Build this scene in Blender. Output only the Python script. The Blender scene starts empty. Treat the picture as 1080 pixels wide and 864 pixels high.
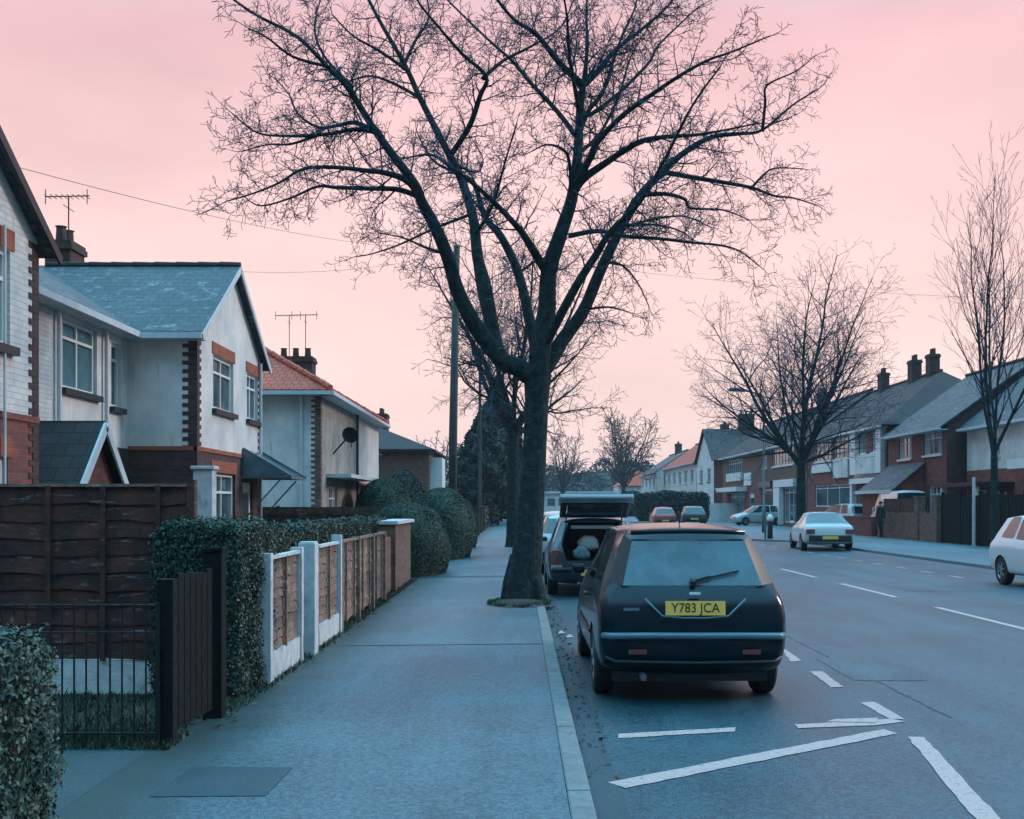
import bpy, bmesh, math, random
import numpy as np
from mathutils import Vector, Matrix
R = math.radians
sc = bpy.context.scene
COL = sc.collection
rnd = random.Random(7)

# ------------------------------------------------------------------ camera
F = 1200.0            # focal length in photo pixels
VX, VY = 548.0, 532.0 # vanishing point of the street
CZ = 1.65
cam = bpy.data.cameras.new('camera'); camo = bpy.data.objects.new('camera', cam); COL.objects.link(camo)
camo.location = (0, 0, CZ); camo.rotation_euler = (R(90), 0, 0)
cam.sensor_fit = 'HORIZONTAL'; cam.sensor_width = 36; cam.lens = 36*F/1080
cam.shift_x = -8/1080; cam.shift_y = 100/1080
cam.clip_start = .05; cam.clip_end = 3000
sc.camera = camo

# ------------------------------------------------------------------ world and sun
SUN_EL, SUN_AZ = R(24), R(68)
w = bpy.data.worlds.new('World'); sc.world = w; w.use_nodes = True
nt = w.node_tree; N = nt.nodes; N.clear()
def wn(t, **k):
    n = N.new(t)
    for a, b in k.items(): setattr(n, a, b)
    return n
sky = wn('ShaderNodeTexSky', sky_type='NISHITA', sun_disc=False)
sky.sun_elevation = SUN_EL; sky.sun_rotation = SUN_AZ; sky.ozone_density = 4; sky.dust_density = .5
tc = wn('ShaderNodeTexCoord'); sep = wn('ShaderNodeSeparateXYZ')
nt.links.new(tc.outputs['Generated'], sep.inputs[0])
mp = wn('ShaderNodeMapping'); mp.inputs['Scale'].default_value = (1, 1, 2.6)
nt.links.new(tc.outputs['Generated'], mp.inputs[0])
n1 = wn('ShaderNodeTexNoise'); n1.inputs['Scale'].default_value = 2.6; n1.inputs['Detail'].default_value = 7; n1.inputs['Roughness'].default_value = .5
nt.links.new(mp.outputs[0], n1.inputs['Vector'])
pert = wn('ShaderNodeMath', operation='MULTIPLY_ADD'); pert.inputs[1].default_value = .10
sub = wn('ShaderNodeMath', operation='SUBTRACT'); sub.inputs[1].default_value = .05
nt.links.new(n1.outputs['Fac'], pert.inputs[0]); nt.links.new(sep.outputs['Z'], pert.inputs[2]); nt.links.new(pert.outputs[0], sub.inputs[0])
cr = wn('ShaderNodeValToRGB'); e = cr.color_ramp
while len(e.elements) < 6: e.elements.new(.5)
SKY = [(0.0, (1.04, .77, .71)), (.10, (1.02, .74, .69)), (.22, (.97, .67, .65)), (.38, (.84, .53, .555)), (.60, (.27, .60, .82)), (1.0, (.20, .58, .85))]
for el, (p, c) in zip(e.elements, SKY): el.position = p; el.color = (*c, 1)
nt.links.new(sub.outputs[0], cr.inputs[0])
# soft lighter and darker cloud mottling
n2 = wn('ShaderNodeTexNoise'); n2.inputs['Scale'].default_value = 2.3; n2.inputs['Detail'].default_value = 8
nt.links.new(mp.outputs[0], n2.inputs['Vector'])
mr = wn('ShaderNodeMapRange'); mr.inputs['From Min'].default_value = .3; mr.inputs['From Max'].default_value = .7
mr.inputs['To Min'].default_value = 6.9; mr.inputs['To Max'].default_value = 9.4
nt.links.new(n2.outputs['Fac'], mr.inputs['Value'])
mulc = wn('ShaderNodeVectorMath', operation='SCALE')
nt.links.new(cr.outputs['Color'], mulc.inputs[0]); nt.links.new(mr.outputs[0], mulc.inputs['Scale'])
# brighter, bluer towards the top of the dome (overcast zenith): the physical sky shows through there
zf = wn('ShaderNodeMapRange', interpolation_type='SMOOTHSTEP'); zf.inputs['From Min'].default_value = .46; zf.inputs['From Max'].default_value = .8
zf.inputs['To Min'].default_value = 0; zf.inputs['To Max'].default_value = 1
nt.links.new(sep.outputs['Z'], zf.inputs['Value'])
sk2 = wn('ShaderNodeVectorMath', operation='SCALE'); sk2.inputs['Scale'].default_value = 1.0
nt.links.new(sky.outputs[0], sk2.inputs[0])
zc = wn('ShaderNodeVectorMath', operation='SCALE'); zc.inputs['Scale'].default_value = 3.3
nt.links.new(mulc.outputs[0], zc.inputs[0])
ad = wn('ShaderNodeVectorMath', operation='ADD'); nt.links.new(sk2.outputs[0], ad.inputs[0]); nt.links.new(zc.outputs[0], ad.inputs[1])
# the half of the sky behind the camera is duller and bluer than the glow ahead
az = wn('ShaderNodeMapRange', interpolation_type='SMOOTHSTEP'); az.inputs['From Min'].default_value = .45; az.inputs['From Max'].default_value = -.45
az.inputs['To Min'].default_value = 0; az.inputs['To Max'].default_value = 1
nt.links.new(sep.outputs['Y'], az.inputs['Value'])
mb_ = wn('ShaderNodeMix', data_type='RGBA'); mb_.inputs['B'].default_value = (1.5, 2.3, 2.9, 1)
nt.links.new(az.outputs[0], mb_.inputs['Factor']); nt.links.new(mulc.outputs[0], mb_.inputs['A'])
mx = wn('ShaderNodeMix', data_type='RGBA')
nt.links.new(zf.outputs[0], mx.inputs['Factor']); nt.links.new(mb_.outputs['Result'], mx.inputs['A']); nt.links.new(ad.outputs[0], mx.inputs['B'])
bg = wn('ShaderNodeBackground'); bg.inputs['Strength'].default_value = .1
out = wn('ShaderNodeOutputWorld')
nt.links.new(mx.outputs['Result'], bg.inputs[0]); nt.links.new(bg.outputs[0], out.inputs[0])

sl = bpy.data.lights.new('sun', 'SUN'); so = bpy.data.objects.new('sun', sl); COL.objects.link(so)
sl.energy = 1.35; sl.angle = R(14); sl.color = (1.0, .90, .86)
sd = Vector((math.sin(SUN_AZ)*math.cos(SUN_EL), math.cos(SUN_AZ)*math.cos(SUN_EL), math.sin(SUN_EL)))
so.rotation_euler = sd.to_track_quat('Z', 'Y').to_euler()

sc.view_settings.view_transform = 'Standard'; sc.view_settings.look = 'None'
sc.view_settings.exposure = 0.42; sc.view_settings.gamma = 1; sc.view_settings.use_curve_mapping = False
sc.render.engine = 'CYCLES'; sc.cycles.max_bounces = 6; sc.cycles.use_denoising = True

# ------------------------------------------------------------------ materials
TINT = (.93, 1.0, 1.0)     # the place's cool print tone, carried by every material's own colour
def lk(nt, a, b): nt.links.new(a, b)
def mat(name, col, rough=.7, ramp=(.34, .66), flake=None, *, fst=(1, 1, 5), fth=.575, bdist=.012, bst=(1, 1, 1), var=.25, scale=6, bump=0, bscale=30, metal=0, col2=None, isl=0, coat=0, kind=None, spec=.5, p=None):
    m = bpy.data.materials.new(name); m.use_nodes = True; t = m.node_tree; n = t.nodes
    b = n['Principled BSDF']; b.inputs['Roughness'].default_value = rough; b.inputs['Metallic'].default_value = metal
    b.inputs['Specular IOR Level'].default_value = spec
    if coat: b.inputs['Coat Weight'].default_value = coat; b.inputs['Coat Roughness'].default_value = .04
    col = tuple(min(1, c*q) for c, q in zip(col, TINT))
    col2 = tuple(min(1, c*q) for c, q in zip(col2, TINT)) if col2 else tuple(c*(1-var) for c in col)
    c = n.new('ShaderNodeTexCoord')
    uvs = c.outputs['UV'] if kind else c.outputs['Object']
    no = n.new('ShaderNodeTexNoise'); no.inputs['Scale'].default_value = scale; no.inputs['Detail'].default_value = 8; no.inputs['Roughness'].default_value = .62
    lk(t, c.outputs['Object'], no.inputs['Vector'])
    rp = n.new('ShaderNodeValToRGB'); rp.color_ramp.elements[0].position = ramp[0]; rp.color_ramp.elements[1].position = ramp[1]
    rp.color_ramp.elements[0].color = (*col2, 1); rp.color_ramp.elements[1].color = (*col, 1)
    lk(t, no.outputs['Fac'], rp.inputs[0]); outc = rp.outputs['Color']; h = None
    if kind == 'brick' or kind == 'tile':
        br = n.new('ShaderNodeTexBrick'); p = p or {}
        br.inputs['Scale'].default_value = 1
        br.inputs['Brick Width'].default_value = p.get('w', .225); br.inputs['Row Height'].default_value = p.get('h', .075)
        br.inputs['Mortar Size'].default_value = p.get('m', .006); br.inputs['Mortar Smooth'].default_value = .3
        mc = p.get('mortar', tuple(x*.6 for x in col)); br.inputs['Mortar'].default_value = (*mc, 1)
        br.inputs['Color1'].default_value = (1, 1, 1, 1); k = p.get('k', .7); br.inputs['Color2'].default_value = (k, k, k*1.04, 1)
        br.inputs['Mortar'].default_value = (p.get('mk', .6),)*3 + (1,)
        lk(t, uvs, br.inputs['Vector'])
        mu = n.new('ShaderNodeMix'); mu.data_type = 'RGBA'; mu.blend_type = 'MULTIPLY'; mu.inputs['Factor'].default_value = 1
        lk(t, outc, mu.inputs['A']); lk(t, br.outputs['Color'], mu.inputs['B']); outc = mu.outputs['Result']
        inv = n.new('ShaderNodeMath'); inv.operation = 'SUBTRACT'; inv.inputs[0].default_value = 1; lk(t, br.outputs['Fac'], inv.inputs[1]); h = inv.outputs[0]
    if flake:      # pale weathered streaks where the finish has come off
        fm = n.new('ShaderNodeMapping'); fm.inputs['Scale'].default_value = fst; lk(t, c.outputs['Object'], fm.inputs[0])
        fn = n.new('ShaderNodeTexNoise'); fn.inputs['Scale'].default_value = 3.2; fn.inputs['Detail'].default_value = 9; fn.inputs['Roughness'].default_value = .72; lk(t, fm.outputs[0], fn.inputs['Vector'])
        fr = n.new('ShaderNodeMapRange'); fr.inputs['From Min'].default_value = fth; fr.inputs['From Max'].default_value = fth+.085; lk(t, fn.outputs['Fac'], fr.inputs['Value'])
        fx = n.new('ShaderNodeMix'); fx.data_type = 'RGBA'; fx.inputs['B'].default_value = (*flake, 1); lk(t, fr.outputs[0], fx.inputs['Factor']); lk(t, outc, fx.inputs['A']); outc = fx.outputs['Result']
    if isl:
        g = n.new('ShaderNodeNewGeometry'); mr = n.new('ShaderNodeMapRange'); mr.inputs['To Min'].default_value = 1-isl; mr.inputs['To Max'].default_value = 1+isl*.8
        lk(t, g.outputs['Random Per Island'], mr.inputs['Value'])
        vs = n.new('ShaderNodeVectorMath'); vs.operation = 'SCALE'; lk(t, outc, vs.inputs[0]); lk(t, mr.outputs[0], vs.inputs['Scale']); outc = vs.outputs[0]
    lk(t, outc, b.inputs['Base Color'])
    if bump:
        nb = n.new('ShaderNodeTexNoise'); nb.inputs['Scale'].default_value = bscale; nb.inputs['Detail'].default_value = 6
        bm_ = n.new('ShaderNodeMapping'); bm_.inputs['Scale'].default_value = bst; lk(t, c.outputs['Object'], bm_.inputs[0]); lk(t, bm_.outputs[0], nb.inputs['Vector'])
        hh = nb.outputs['Fac']
        if h:
            a = n.new('ShaderNodeMath'); a.operation = 'MULTIPLY_ADD'; a.inputs[1].default_value = .4; lk(t, hh, a.inputs[0]); lk(t, h, a.inputs[2]); hh = a.outputs[0]
        bn = n.new('ShaderNodeBump'); bn.inputs['Strength'].default_value = min(1, bump); bn.inputs['Distance'].default_value = bdist
        lk(t, hh, bn.inputs['Height']); lk(t, bn.outputs[0], b.inputs['Normal'])
    return m

def asphalt(name, dark, light, rough=.62, big=.35, grit=.5, edge=None):
    m = bpy.data.materials.new(name); m.use_nodes = True; t = m.node_tree; n = t.nodes; b = n['Principled BSDF']
    c = n.new('ShaderNodeTexCoord')
    def noise(s, d=8, rr=.6, stretch=None):
        x = n.new('ShaderNodeTexNoise'); x.inputs['Scale'].default_value = s; x.inputs['Detail'].default_value = d; x.inputs['Roughness'].default_value = rr
        src = c.outputs['Object']
        if stretch:
            mm = n.new('ShaderNodeMapping'); mm.inputs['Scale'].default_value = stretch; lk(t, src, mm.inputs[0]); src = mm.outputs[0]
        lk(t, src, x.inputs['Vector']); return x
    a = noise(big); bb = noise(1.2, 6, .6, (1, .12, 1)); g = noise(38, 6, .85)
    v = n.new('ShaderNodeTexVoronoi'); v.inputs['Scale'].default_value = 120; lk(t, c.outputs['Object'], v.inputs['Vector'])
    s1 = n.new('ShaderNodeMath'); s1.operation = 'MULTIPLY_ADD'; s1.inputs[1].default_value = .5; lk(t, bb.outputs['Fac'], s1.inputs[0])
    s0 = n.new('ShaderNodeMath'); s0.operation = 'MULTIPLY'; s0.inputs[1].default_value = .5; lk(t, a.outputs['Fac'], s0.inputs[0]); lk(t, s0.outputs[0], s1.inputs[2])
    s2 = n.new('ShaderNodeMath'); s2.operation = 'MULTIPLY_ADD'; s2.inputs[1].default_value = grit; lk(t, g.outputs['Fac'], s2.inputs[0])
    s3 = n.new('ShaderNodeMath'); s3.operation = 'SUBTRACT'; s3.inputs[1].default_value = grit*.5; lk(t, s1.outputs[0], s3.inputs[0]); lk(t, s3.outputs[0], s2.inputs[2])
    rp = n.new('ShaderNodeValToRGB'); rp.color_ramp.elements[0].position = .3; rp.color_ramp.elements[1].position = .7
    rp.color_ramp.elements[0].color = (*[x*y for x, y in zip(dark, TINT)], 1); rp.color_ramp.elements[1].color = (*[x*y for x, y in zip(light, TINT)], 1)
    lk(t, s2.outputs[0], rp.inputs[0]); cc = rp.outputs['Color']
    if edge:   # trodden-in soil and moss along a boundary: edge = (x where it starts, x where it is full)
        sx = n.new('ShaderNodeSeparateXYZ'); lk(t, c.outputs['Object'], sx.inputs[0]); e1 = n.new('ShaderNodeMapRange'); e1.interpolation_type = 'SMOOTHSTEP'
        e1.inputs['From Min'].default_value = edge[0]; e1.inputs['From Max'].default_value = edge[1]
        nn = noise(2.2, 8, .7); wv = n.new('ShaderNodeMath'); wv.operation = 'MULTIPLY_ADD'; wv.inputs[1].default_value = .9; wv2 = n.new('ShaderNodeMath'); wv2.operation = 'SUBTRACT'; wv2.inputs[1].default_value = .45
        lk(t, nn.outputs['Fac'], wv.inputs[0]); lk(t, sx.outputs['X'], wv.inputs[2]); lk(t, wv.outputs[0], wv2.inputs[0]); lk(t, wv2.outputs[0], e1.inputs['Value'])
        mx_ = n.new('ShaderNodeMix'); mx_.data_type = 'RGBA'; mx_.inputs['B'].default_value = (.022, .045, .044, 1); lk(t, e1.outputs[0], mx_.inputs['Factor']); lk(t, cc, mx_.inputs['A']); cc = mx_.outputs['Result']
    lk(t, cc, b.inputs['Base Color'])
    rr = n.new('ShaderNodeMapRange'); rr.inputs['To Min'].default_value = rough-.14; rr.inputs['To Max'].default_value = rough+.14
    lk(t, a.outputs['Fac'], rr.inputs['Value']); lk(t, rr.outputs[0], b.inputs['Roughness'])
    bn = n.new('ShaderNodeBump'); bn.inputs['Strength'].default_value = .55; bn.inputs['Distance'].default_value = .006
    lk(t, v.outputs['Distance'], bn.inputs['Height']); lk(t, bn.outputs[0], b.inputs['Normal'])
    return m

M = {}
M['road'] = asphalt('road asphalt', (.004, .022, .031), (.040, .104, .134), .42, .35, 2.0)
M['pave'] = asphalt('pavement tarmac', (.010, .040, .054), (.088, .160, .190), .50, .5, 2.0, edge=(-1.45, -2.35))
M['fpave'] = asphalt('far pavement tarmac', (.022, .060, .078), (.120, .205, .235), .50, .5, 2.0)
M['drive'] = asphalt('driveway tarmac', (.012, .030, .034), (.040, .072, .080), .65, 1.0, 1.8)
M['patch'] = asphalt('patched tarmac', (.006, .026, .034), (.026, .066, .084), .6, 1.2, .8)
M['roadpatch'] = asphalt('repaired road asphalt', (.006, .024, .034), (.048, .112, .14), .48, .8, 2.0)
M['kerb'] = mat('kerb stone', (.17, .18, .185), .8, var=.35, scale=9, bump=.5, bscale=60)
M['paint'] = mat('road paint', (.45, .30, .275), .6, ramp=(.36, .47), var=0, scale=26, bump=.4, bscale=80, col2=(.16, .20, .21))
M['soil'] = mat('garden soil', (.028, .038, .028), .95, var=.5, scale=8, bump=1, bscale=40)
M['grassg'] = mat('lawn ground', (.03, .05, .03), .95, var=.5, scale=5, bump=1, bscale=60)
M['leafA'] = mat('privet leaf', (.015, .060, .040), .55, var=.4, scale=3, isl=.65)
M['leafB'] = mat('trimmed conifer leaf', (.014, .062, .040), .7, var=.45, scale=2.5, isl=.6)
M['leafC'] = mat('dark conifer leaf', (.008, .030, .028), .8, var=.5, scale=1.5, isl=.5)
M['leafD'] = mat('pale hedge leaf', (.038, .088, .066), .55, var=.4, scale=3, isl=.65)
M['core'] = mat('hedge inner wood', (.012, .022, .018), .95, var=.3, scale=8)
M['grass'] = mat('grass blade', (.028, .055, .028), .8, var=.4, scale=3, isl=.5)
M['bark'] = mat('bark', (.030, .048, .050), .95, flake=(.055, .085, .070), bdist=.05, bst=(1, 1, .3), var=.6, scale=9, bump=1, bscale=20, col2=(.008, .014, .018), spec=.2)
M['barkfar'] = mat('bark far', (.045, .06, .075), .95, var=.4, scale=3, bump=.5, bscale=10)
M['twig'] = mat('twig bark', (.010, .055, .10), .9, var=.3, scale=5)
M['wbrick'] = mat('white painted brick', (.78, .68, .64), .85, flake=(.46, .44, .43), fst=(1.2, 1.2, .3), fth=.57, var=.12, scale=1.5, bump=.8, bscale=30, kind='brick', p=dict(k=.86, mk=.80), col2=(.50, .48, .48))
M['render'] = mat('pale pebble render', (.76, .66, .62), .9, flake=(.48, .44, .42), fst=(1.6, 1.6, .25), fth=.56, var=.2, scale=1.2, bump=.8, bscale=60, col2=(.47, .47, .48))
M['brick'] = mat('red brick', (.30, .075, .055), .9, var=.4, scale=3, bump=.8, bscale=40, kind='brick', p=dict(k=.62, mk=1.25), col2=(.15, .06, .055))
M['obrick'] = mat('orange brick', (.40, .10, .055), .9, var=.3, scale=3, bump=.8, bscale=40, kind='brick', p=dict(k=.7, mk=1.1))
M['dbrick'] = mat('dark brick', (.10, .05, .045), .9, var=.4, scale=4, bump=.8, bscale=40, kind='brick', p=dict(k=.6, mk=1.1))
M['bbrick'] = mat('brown brick', (.22, .115, .085), .9, var=.4, scale=4, bump=.8, bscale=40, kind='brick', p=dict(k=.6, mk=1.1))
M['slate'] = mat('grey slate', (.066, .080, .090), .6, flake=(.19, .21, .22), fst=(1, 1, 1.6), fth=.55, var=.5, scale=1.1, bump=.9, bscale=20, kind='tile', p=dict(w=.3, h=.2, m=.012, k=.72, mk=.35), col2=(.035, .052, .062))
M['dslate'] = mat('dark roof tile', (.042, .030, .030), .75, var=.5, scale=1.3, bump=.9, bscale=20, kind='tile', p=dict(w=.3, h=.25, m=.014, k=.72, mk=.35))
M['rtile'] = mat('red clay tile', (.72, .12, .06), .8, var=.3, scale=2, bump=.9, bscale=20, kind='tile', p=dict(w=.22, h=.24, m=.018, k=.85, mk=.4))
M['white'] = mat('white paint', (.70, .68, .68), .5, var=.1, scale=4)
M['gutter'] = mat('white gutter', (.55, .57, .6), .5, var=.2, scale=4)
M['darkpl'] = mat('black plastic', (.012, .014, .016), .5, var=.2, scale=6)
M['glass'] = mat('window glass', (.07, .11, .13), .08, var=.6, scale=1.1, spec=.9)
M['curtain'] = mat('net curtain', (.36, .38, .40), .9, var=.3, scale=9)
M['conc'] = mat('painted concrete', (.60, .57, .58), .85, flake=(.22, .24, .22), fst=(1.5, 1.5, .6), fth=.58, var=.2, scale=7, bump=.6, bscale=50, col2=(.42, .41, .43))
M['board'] = mat('brown fence board', (.095, .027, .018), .9, flake=(.20, .17, .165), var=.5, scale=5, bump=.9, bscale=22, col2=(.020, .013, .012), isl=.35)
M['boardp'] = mat('weathered fence board', (.30, .165, .115), .9, flake=(.30, .26, .24), var=.5, scale=6, bump=.9, bscale=22, col2=(.10, .075, .065), isl=.3)
M['roughcast'] = mat('grey brown roughcast', (.34, .29, .26), .92, var=.3, scale=2.5, bump=.8, bscale=60, col2=(.20, .17, .15))
M['wooddark'] = mat('black stained timber', (.005, .008, .008), .85, var=.5, scale=8, bump=.9, bscale=24, spec=.2)
M['matblack'] = mat('matt black', (.008, .010, .011), .95, var=.2, scale=5, spec=.1)
M['iron'] = mat('black iron', (.004, .006, .007), .5, var=.2, scale=8)
M['pole'] = mat('creosoted pole', (.06, .055, .055), .9, var=.4, scale=5, bump=.8, bscale=30)
M['metalgrey'] = mat('galvanised steel', (.12, .14, .15), .6, var=.3, scale=6, metal=.3)
M['carblack'] = mat('dark blue black paint', (.002, .013, .022), .2, var=.1, scale=2, coat=.22, spec=.15)
M['carwhite'] = mat('white car paint', (.62, .58, .58), .35, var=.06, scale=2, coat=.6)
M['carsilver'] = mat('silver car paint', (.40, .42, .44), .35, var=.06, scale=2, coat=.6, metal=.2)
M['carred'] = mat('red car paint', (.38, .06, .045), .35, var=.1, scale=2, coat=.6)
M['cardark'] = mat('dark grey car paint', (.03, .045, .06), .3, var=.1, scale=2, coat=.6)
M['carglass'] = mat('dark car glass', (.018, .035, .045), .06, var=.3, scale=2, spec=.9)
M['mist'] = mat('misted rear glass', (.045, .115, .15), .10, var=.45, scale=4.5, spec=.6, col2=(.09, .17, .205))
M['tyre'] = mat('tyre rubber', (.012, .013, .014), .85, var=.3, scale=12)
M['rim'] = mat('wheel trim', (.30, .31, .33), .4, var=.2, scale=8, metal=.5)
M['lampred'] = mat('tail lamp lens', (.20, .045, .04), .2, var=.3, scale=20, coat=.5)
M['lamppill'] = mat('dull rose lamp lens', (.032, .014, .017), .35, spec=.2, var=.3, scale=20)
M['lamppale'] = mat('pale lamp lens', (.45, .38, .38), .2, var=.2, scale=30, coat=.5)
M['strip'] = mat('bumper trim', (.09, .17, .21), .35, var=.2, scale=4)
def clear():
    m = bpy.data.materials.new('clear glass'); m.use_nodes = True; t = m.node_tree; n = t.nodes; n.remove(n['Principled BSDF'])
    a = n.new('ShaderNodeBsdfTransparent'); a.inputs[0].default_value = (.78, .88, .92, 1); g = n.new('ShaderNodeBsdfGlossy'); g.inputs['Roughness'].default_value = .08
    f = n.new('ShaderNodeFresnel'); f.inputs[0].default_value = 1.5; x = n.new('ShaderNodeMixShader'); lk(t, f.outputs[0], x.inputs[0]); lk(t, a.outputs[0], x.inputs[1]); lk(t, g.outputs[0], x.inputs[2])
    lk(t, x.outputs[0], n['Material Output'].inputs[0]); return m
M['clear'] = clear()
def misted():
    m = clear(); m.name = 'misted clear glass'; t = m.node_tree; n = t.nodes; d = n.new('ShaderNodeBsdfDiffuse'); d.inputs[0].default_value = (.15, .25, .29, 1)
    c = n.new('ShaderNodeTexCoord'); no = n.new('ShaderNodeTexNoise'); no.inputs['Scale'].default_value = 5; no.inputs['Detail'].default_value = 5; lk(t, c.outputs['Object'], no.inputs['Vector'])
    r = n.new('ShaderNodeMapRange'); r.inputs['From Min'].default_value = .35; r.inputs['From Max'].default_value = .65; r.inputs['To Min'].default_value = .45; r.inputs['To Max'].default_value = .72; lk(t, no.outputs['Fac'], r.inputs['Value'])
    x = n.new('ShaderNodeMixShader'); o = n['Material Output']; src = o.inputs[0].links[0].from_socket; lk(t, r.outputs[0], x.inputs[0]); lk(t, src, x.inputs[1]); lk(t, d.outputs[0], x.inputs[2]); lk(t, x.outputs[0], o.inputs[0]); return m
M['misted'] = misted()
M['plate'] = mat('yellow number plate', (.95, .50, .10), .5, var=.1, scale=20)
M['platew'] = mat('white number plate', (.6, .6, .58), .5, var=.1, scale=20)
M['ink'] = mat('black lettering', (.008, .008, .01), .6, var=.1, scale=5)
M['chrome'] = mat('chrome', (.6, .62, .64), .2, var=.1, scale=5, metal=.9)
M['interior'] = mat('car interior trim', (.012, .014, .017), .9, var=.3, scale=5)
M['bag'] = mat('patterned bag', (.20, .32, .38), .8, var=.75, scale=28)
M['skin'] = mat('skin', (.35, .2, .15), .6, var=.1, scale=5)
M['cloth'] = mat('dark clothing', (.015, .018, .022), .9, var=.3, scale=8)
M['litter'] = mat('paper litter', (.55, .45, .43), .8, var=.3, scale=20)
M['deadleaf'] = mat('dead leaf', (.08, .05, .03), .9, var=.4, scale=10, isl=.6)
# ------------------------------------------------------------------ helpers
def tag(o, label=None, cat=None, group=None, kind=None):
    if label: o['label'] = label
    if cat: o['category'] = cat
    if group: o['group'] = group
    if kind: o['kind'] = kind
    return o
def empty(name, loc=(0, 0, 0), label=None, cat=None, group=None, rz=0):
    o = bpy.data.objects.new(name, None); COL.objects.link(o); o.location = loc; o.rotation_euler = (0, 0, rz); o.empty_display_size = .2
    return tag(o, label, cat, group)
def uvs(me):
    if not len(me.polygons): return
    uv = me.uv_layers.new(name='UVMap').data
    Z = Vector((0, 0, 1))
    for p in me.polygons:
        n = p.normal
        if abs(n.z) > .97: u = Vector((1, 0, 0)); v = Vector((0, 1, 0))
        else:
            u = Z.cross(n).normalized(); v = n.cross(u)
        for li, vi in zip(p.loop_indices, p.vertices):
            c = me.vertices[vi].co; uv[li].uv = (c.dot(u), c.dot(v))
class MB:
    def __init__(s): s.v = []; s.f = []; s.m = []; s.mi = 0
    def quad(s, *p):
        i = len(s.v); s.v += [tuple(q) for q in p]; s.f.append(tuple(range(i, i+len(p)))); s.m.append(s.mi); return s
    def box(s, x0, x1, y0, y1, z0, z1):
        if x0 > x1: x0, x1 = x1, x0
        if y0 > y1: y0, y1 = y1, y0
        i = len(s.v); s.v += [(x, y, z) for z in (z0, z1) for y in (y0, y1) for x in (x0, x1)]
        for f in ((0, 2, 3, 1), (4, 5, 7, 6), (0, 1, 5, 4), (2, 6, 7, 3), (0, 4, 6, 2), (1, 3, 7, 5)):
            s.f.append(tuple(i+k for k in f)); s.m.append(s.mi)
        return s
    def obox(s, c, ax, ay, az, hx, hy, hz):
        c = Vector(c); ax = Vector(ax).normalized()*hx; ay = Vector(ay).normalized()*hy; az = Vector(az).normalized()*hz
        i = len(s.v); s.v += [tuple(c+a*ax+b*ay+d*az) for d in (-1, 1) for b in (-1, 1) for a in (-1, 1)]
        for f in ((0, 2, 3, 1), (4, 5, 7, 6), (0, 1, 5, 4), (2, 6, 7, 3), (0, 4, 6, 2), (1, 3, 7, 5)):
            s.f.append(tuple(i+k for k in f)); s.m.append(s.mi)
        return s
    def beam(s, a, b, w, h):
        a = Vector(a); b = Vector(b); d = b-a; up = Vector((0, 0, 1)) if abs(d.normalized().z) < .95 else Vector((1, 0, 0))
        sx = d.cross(up).normalized(); sz = sx.cross(d).normalized()
        return s.obox((a+b)/2, d, sx, sz, d.length/2, w/2, h/2)
    def tube(s, pts, rs, n=8, cap=True):
        pts = [Vector(p) for p in pts]; L = len(pts)
        if not hasattr(rs, '__len__'): rs = [rs]*L
        prev = None; base = len(s.v)
        for k, p in enumerate(pts):
            d = (pts[min(k+1, L-1)]-pts[max(k-1, 0)]).normalized()
            if prev is None:
                a = Vector((0, 0, 1)) if abs(d.z) < .9 else Vector((1, 0, 0)); u = d.cross(a).normalized()
            else: u = (prev-d*prev.dot(d)).normalized()
            v = d.cross(u); prev = u
            for j in range(n):
                t = 2*math.pi*j/n; s.v.append(tuple(p+(u*math.cos(t)+v*math.sin(t))*rs[k]))
        for k in range(L-1):
            for j in range(n):
                a = base+k*n+j; b = base+k*n+(j+1) % n
                s.f.append((a, b, b+n, a+n)); s.m.append(s.mi)
        if cap:
            s.f.append(tuple(base+j for j in reversed(range(n)))); s.m.append(s.mi)
            s.f.append(tuple(base+(L-1)*n+j for j in range(n))); s.m.append(s.mi)
        return s
    def prism(s, poly, off):
        """poly: list of 3-D points, extruded by off"""
        poly = [Vector(p) for p in poly]; off = Vector(off); n = len(poly); i = len(s.v)
        s.v += [tuple(p) for p in poly]+[tuple(p+off) for p in poly]
        s.f.append(tuple(range(i, i+n))[::-1]); s.f.append(tuple(range(i+n, i+2*n))); s.m += [s.mi]*2
        for k in range(n):
            a, b = i+k, i+(k+1) % n; s.f.append((a, b, b+n, a+n)); s.m.append(s.mi)
        return s
    def build(s, name, mats, parent=None, smooth=False, bevel=0, recalc=True):
        me = bpy.data.meshes.new(name); me.from_pydata(s.v, [], s.f); me.polygons.foreach_set('material_index', s.m)
        if recalc:
            bm = bmesh.new(); bm.from_mesh(me); bmesh.ops.recalc_face_normals(bm, faces=bm.faces); bm.to_mesh(me); bm.free()
        me.update(); uvs(me)
        if smooth: me.polygons.foreach_set('use_smooth', [True]*len(me.polygons))
        for m in (mats if isinstance(mats, (list, tuple)) else [mats]): me.materials.append(M[m])
        o = bpy.data.objects.new(name, me); COL.objects.link(o)
        if parent: o.parent = parent
        if bevel:
            b = o.modifiers.new('bevel', 'BEVEL'); b.width = bevel; b.segments = 2; b.limit_method = 'ANGLE'
        return o
def relocate(root):
    """parts were built in world space: shift them under an empty that stands at its own base"""
    for c in root.children: c.matrix_parent_inverse = Matrix.Translation(root.location).inverted()
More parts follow.
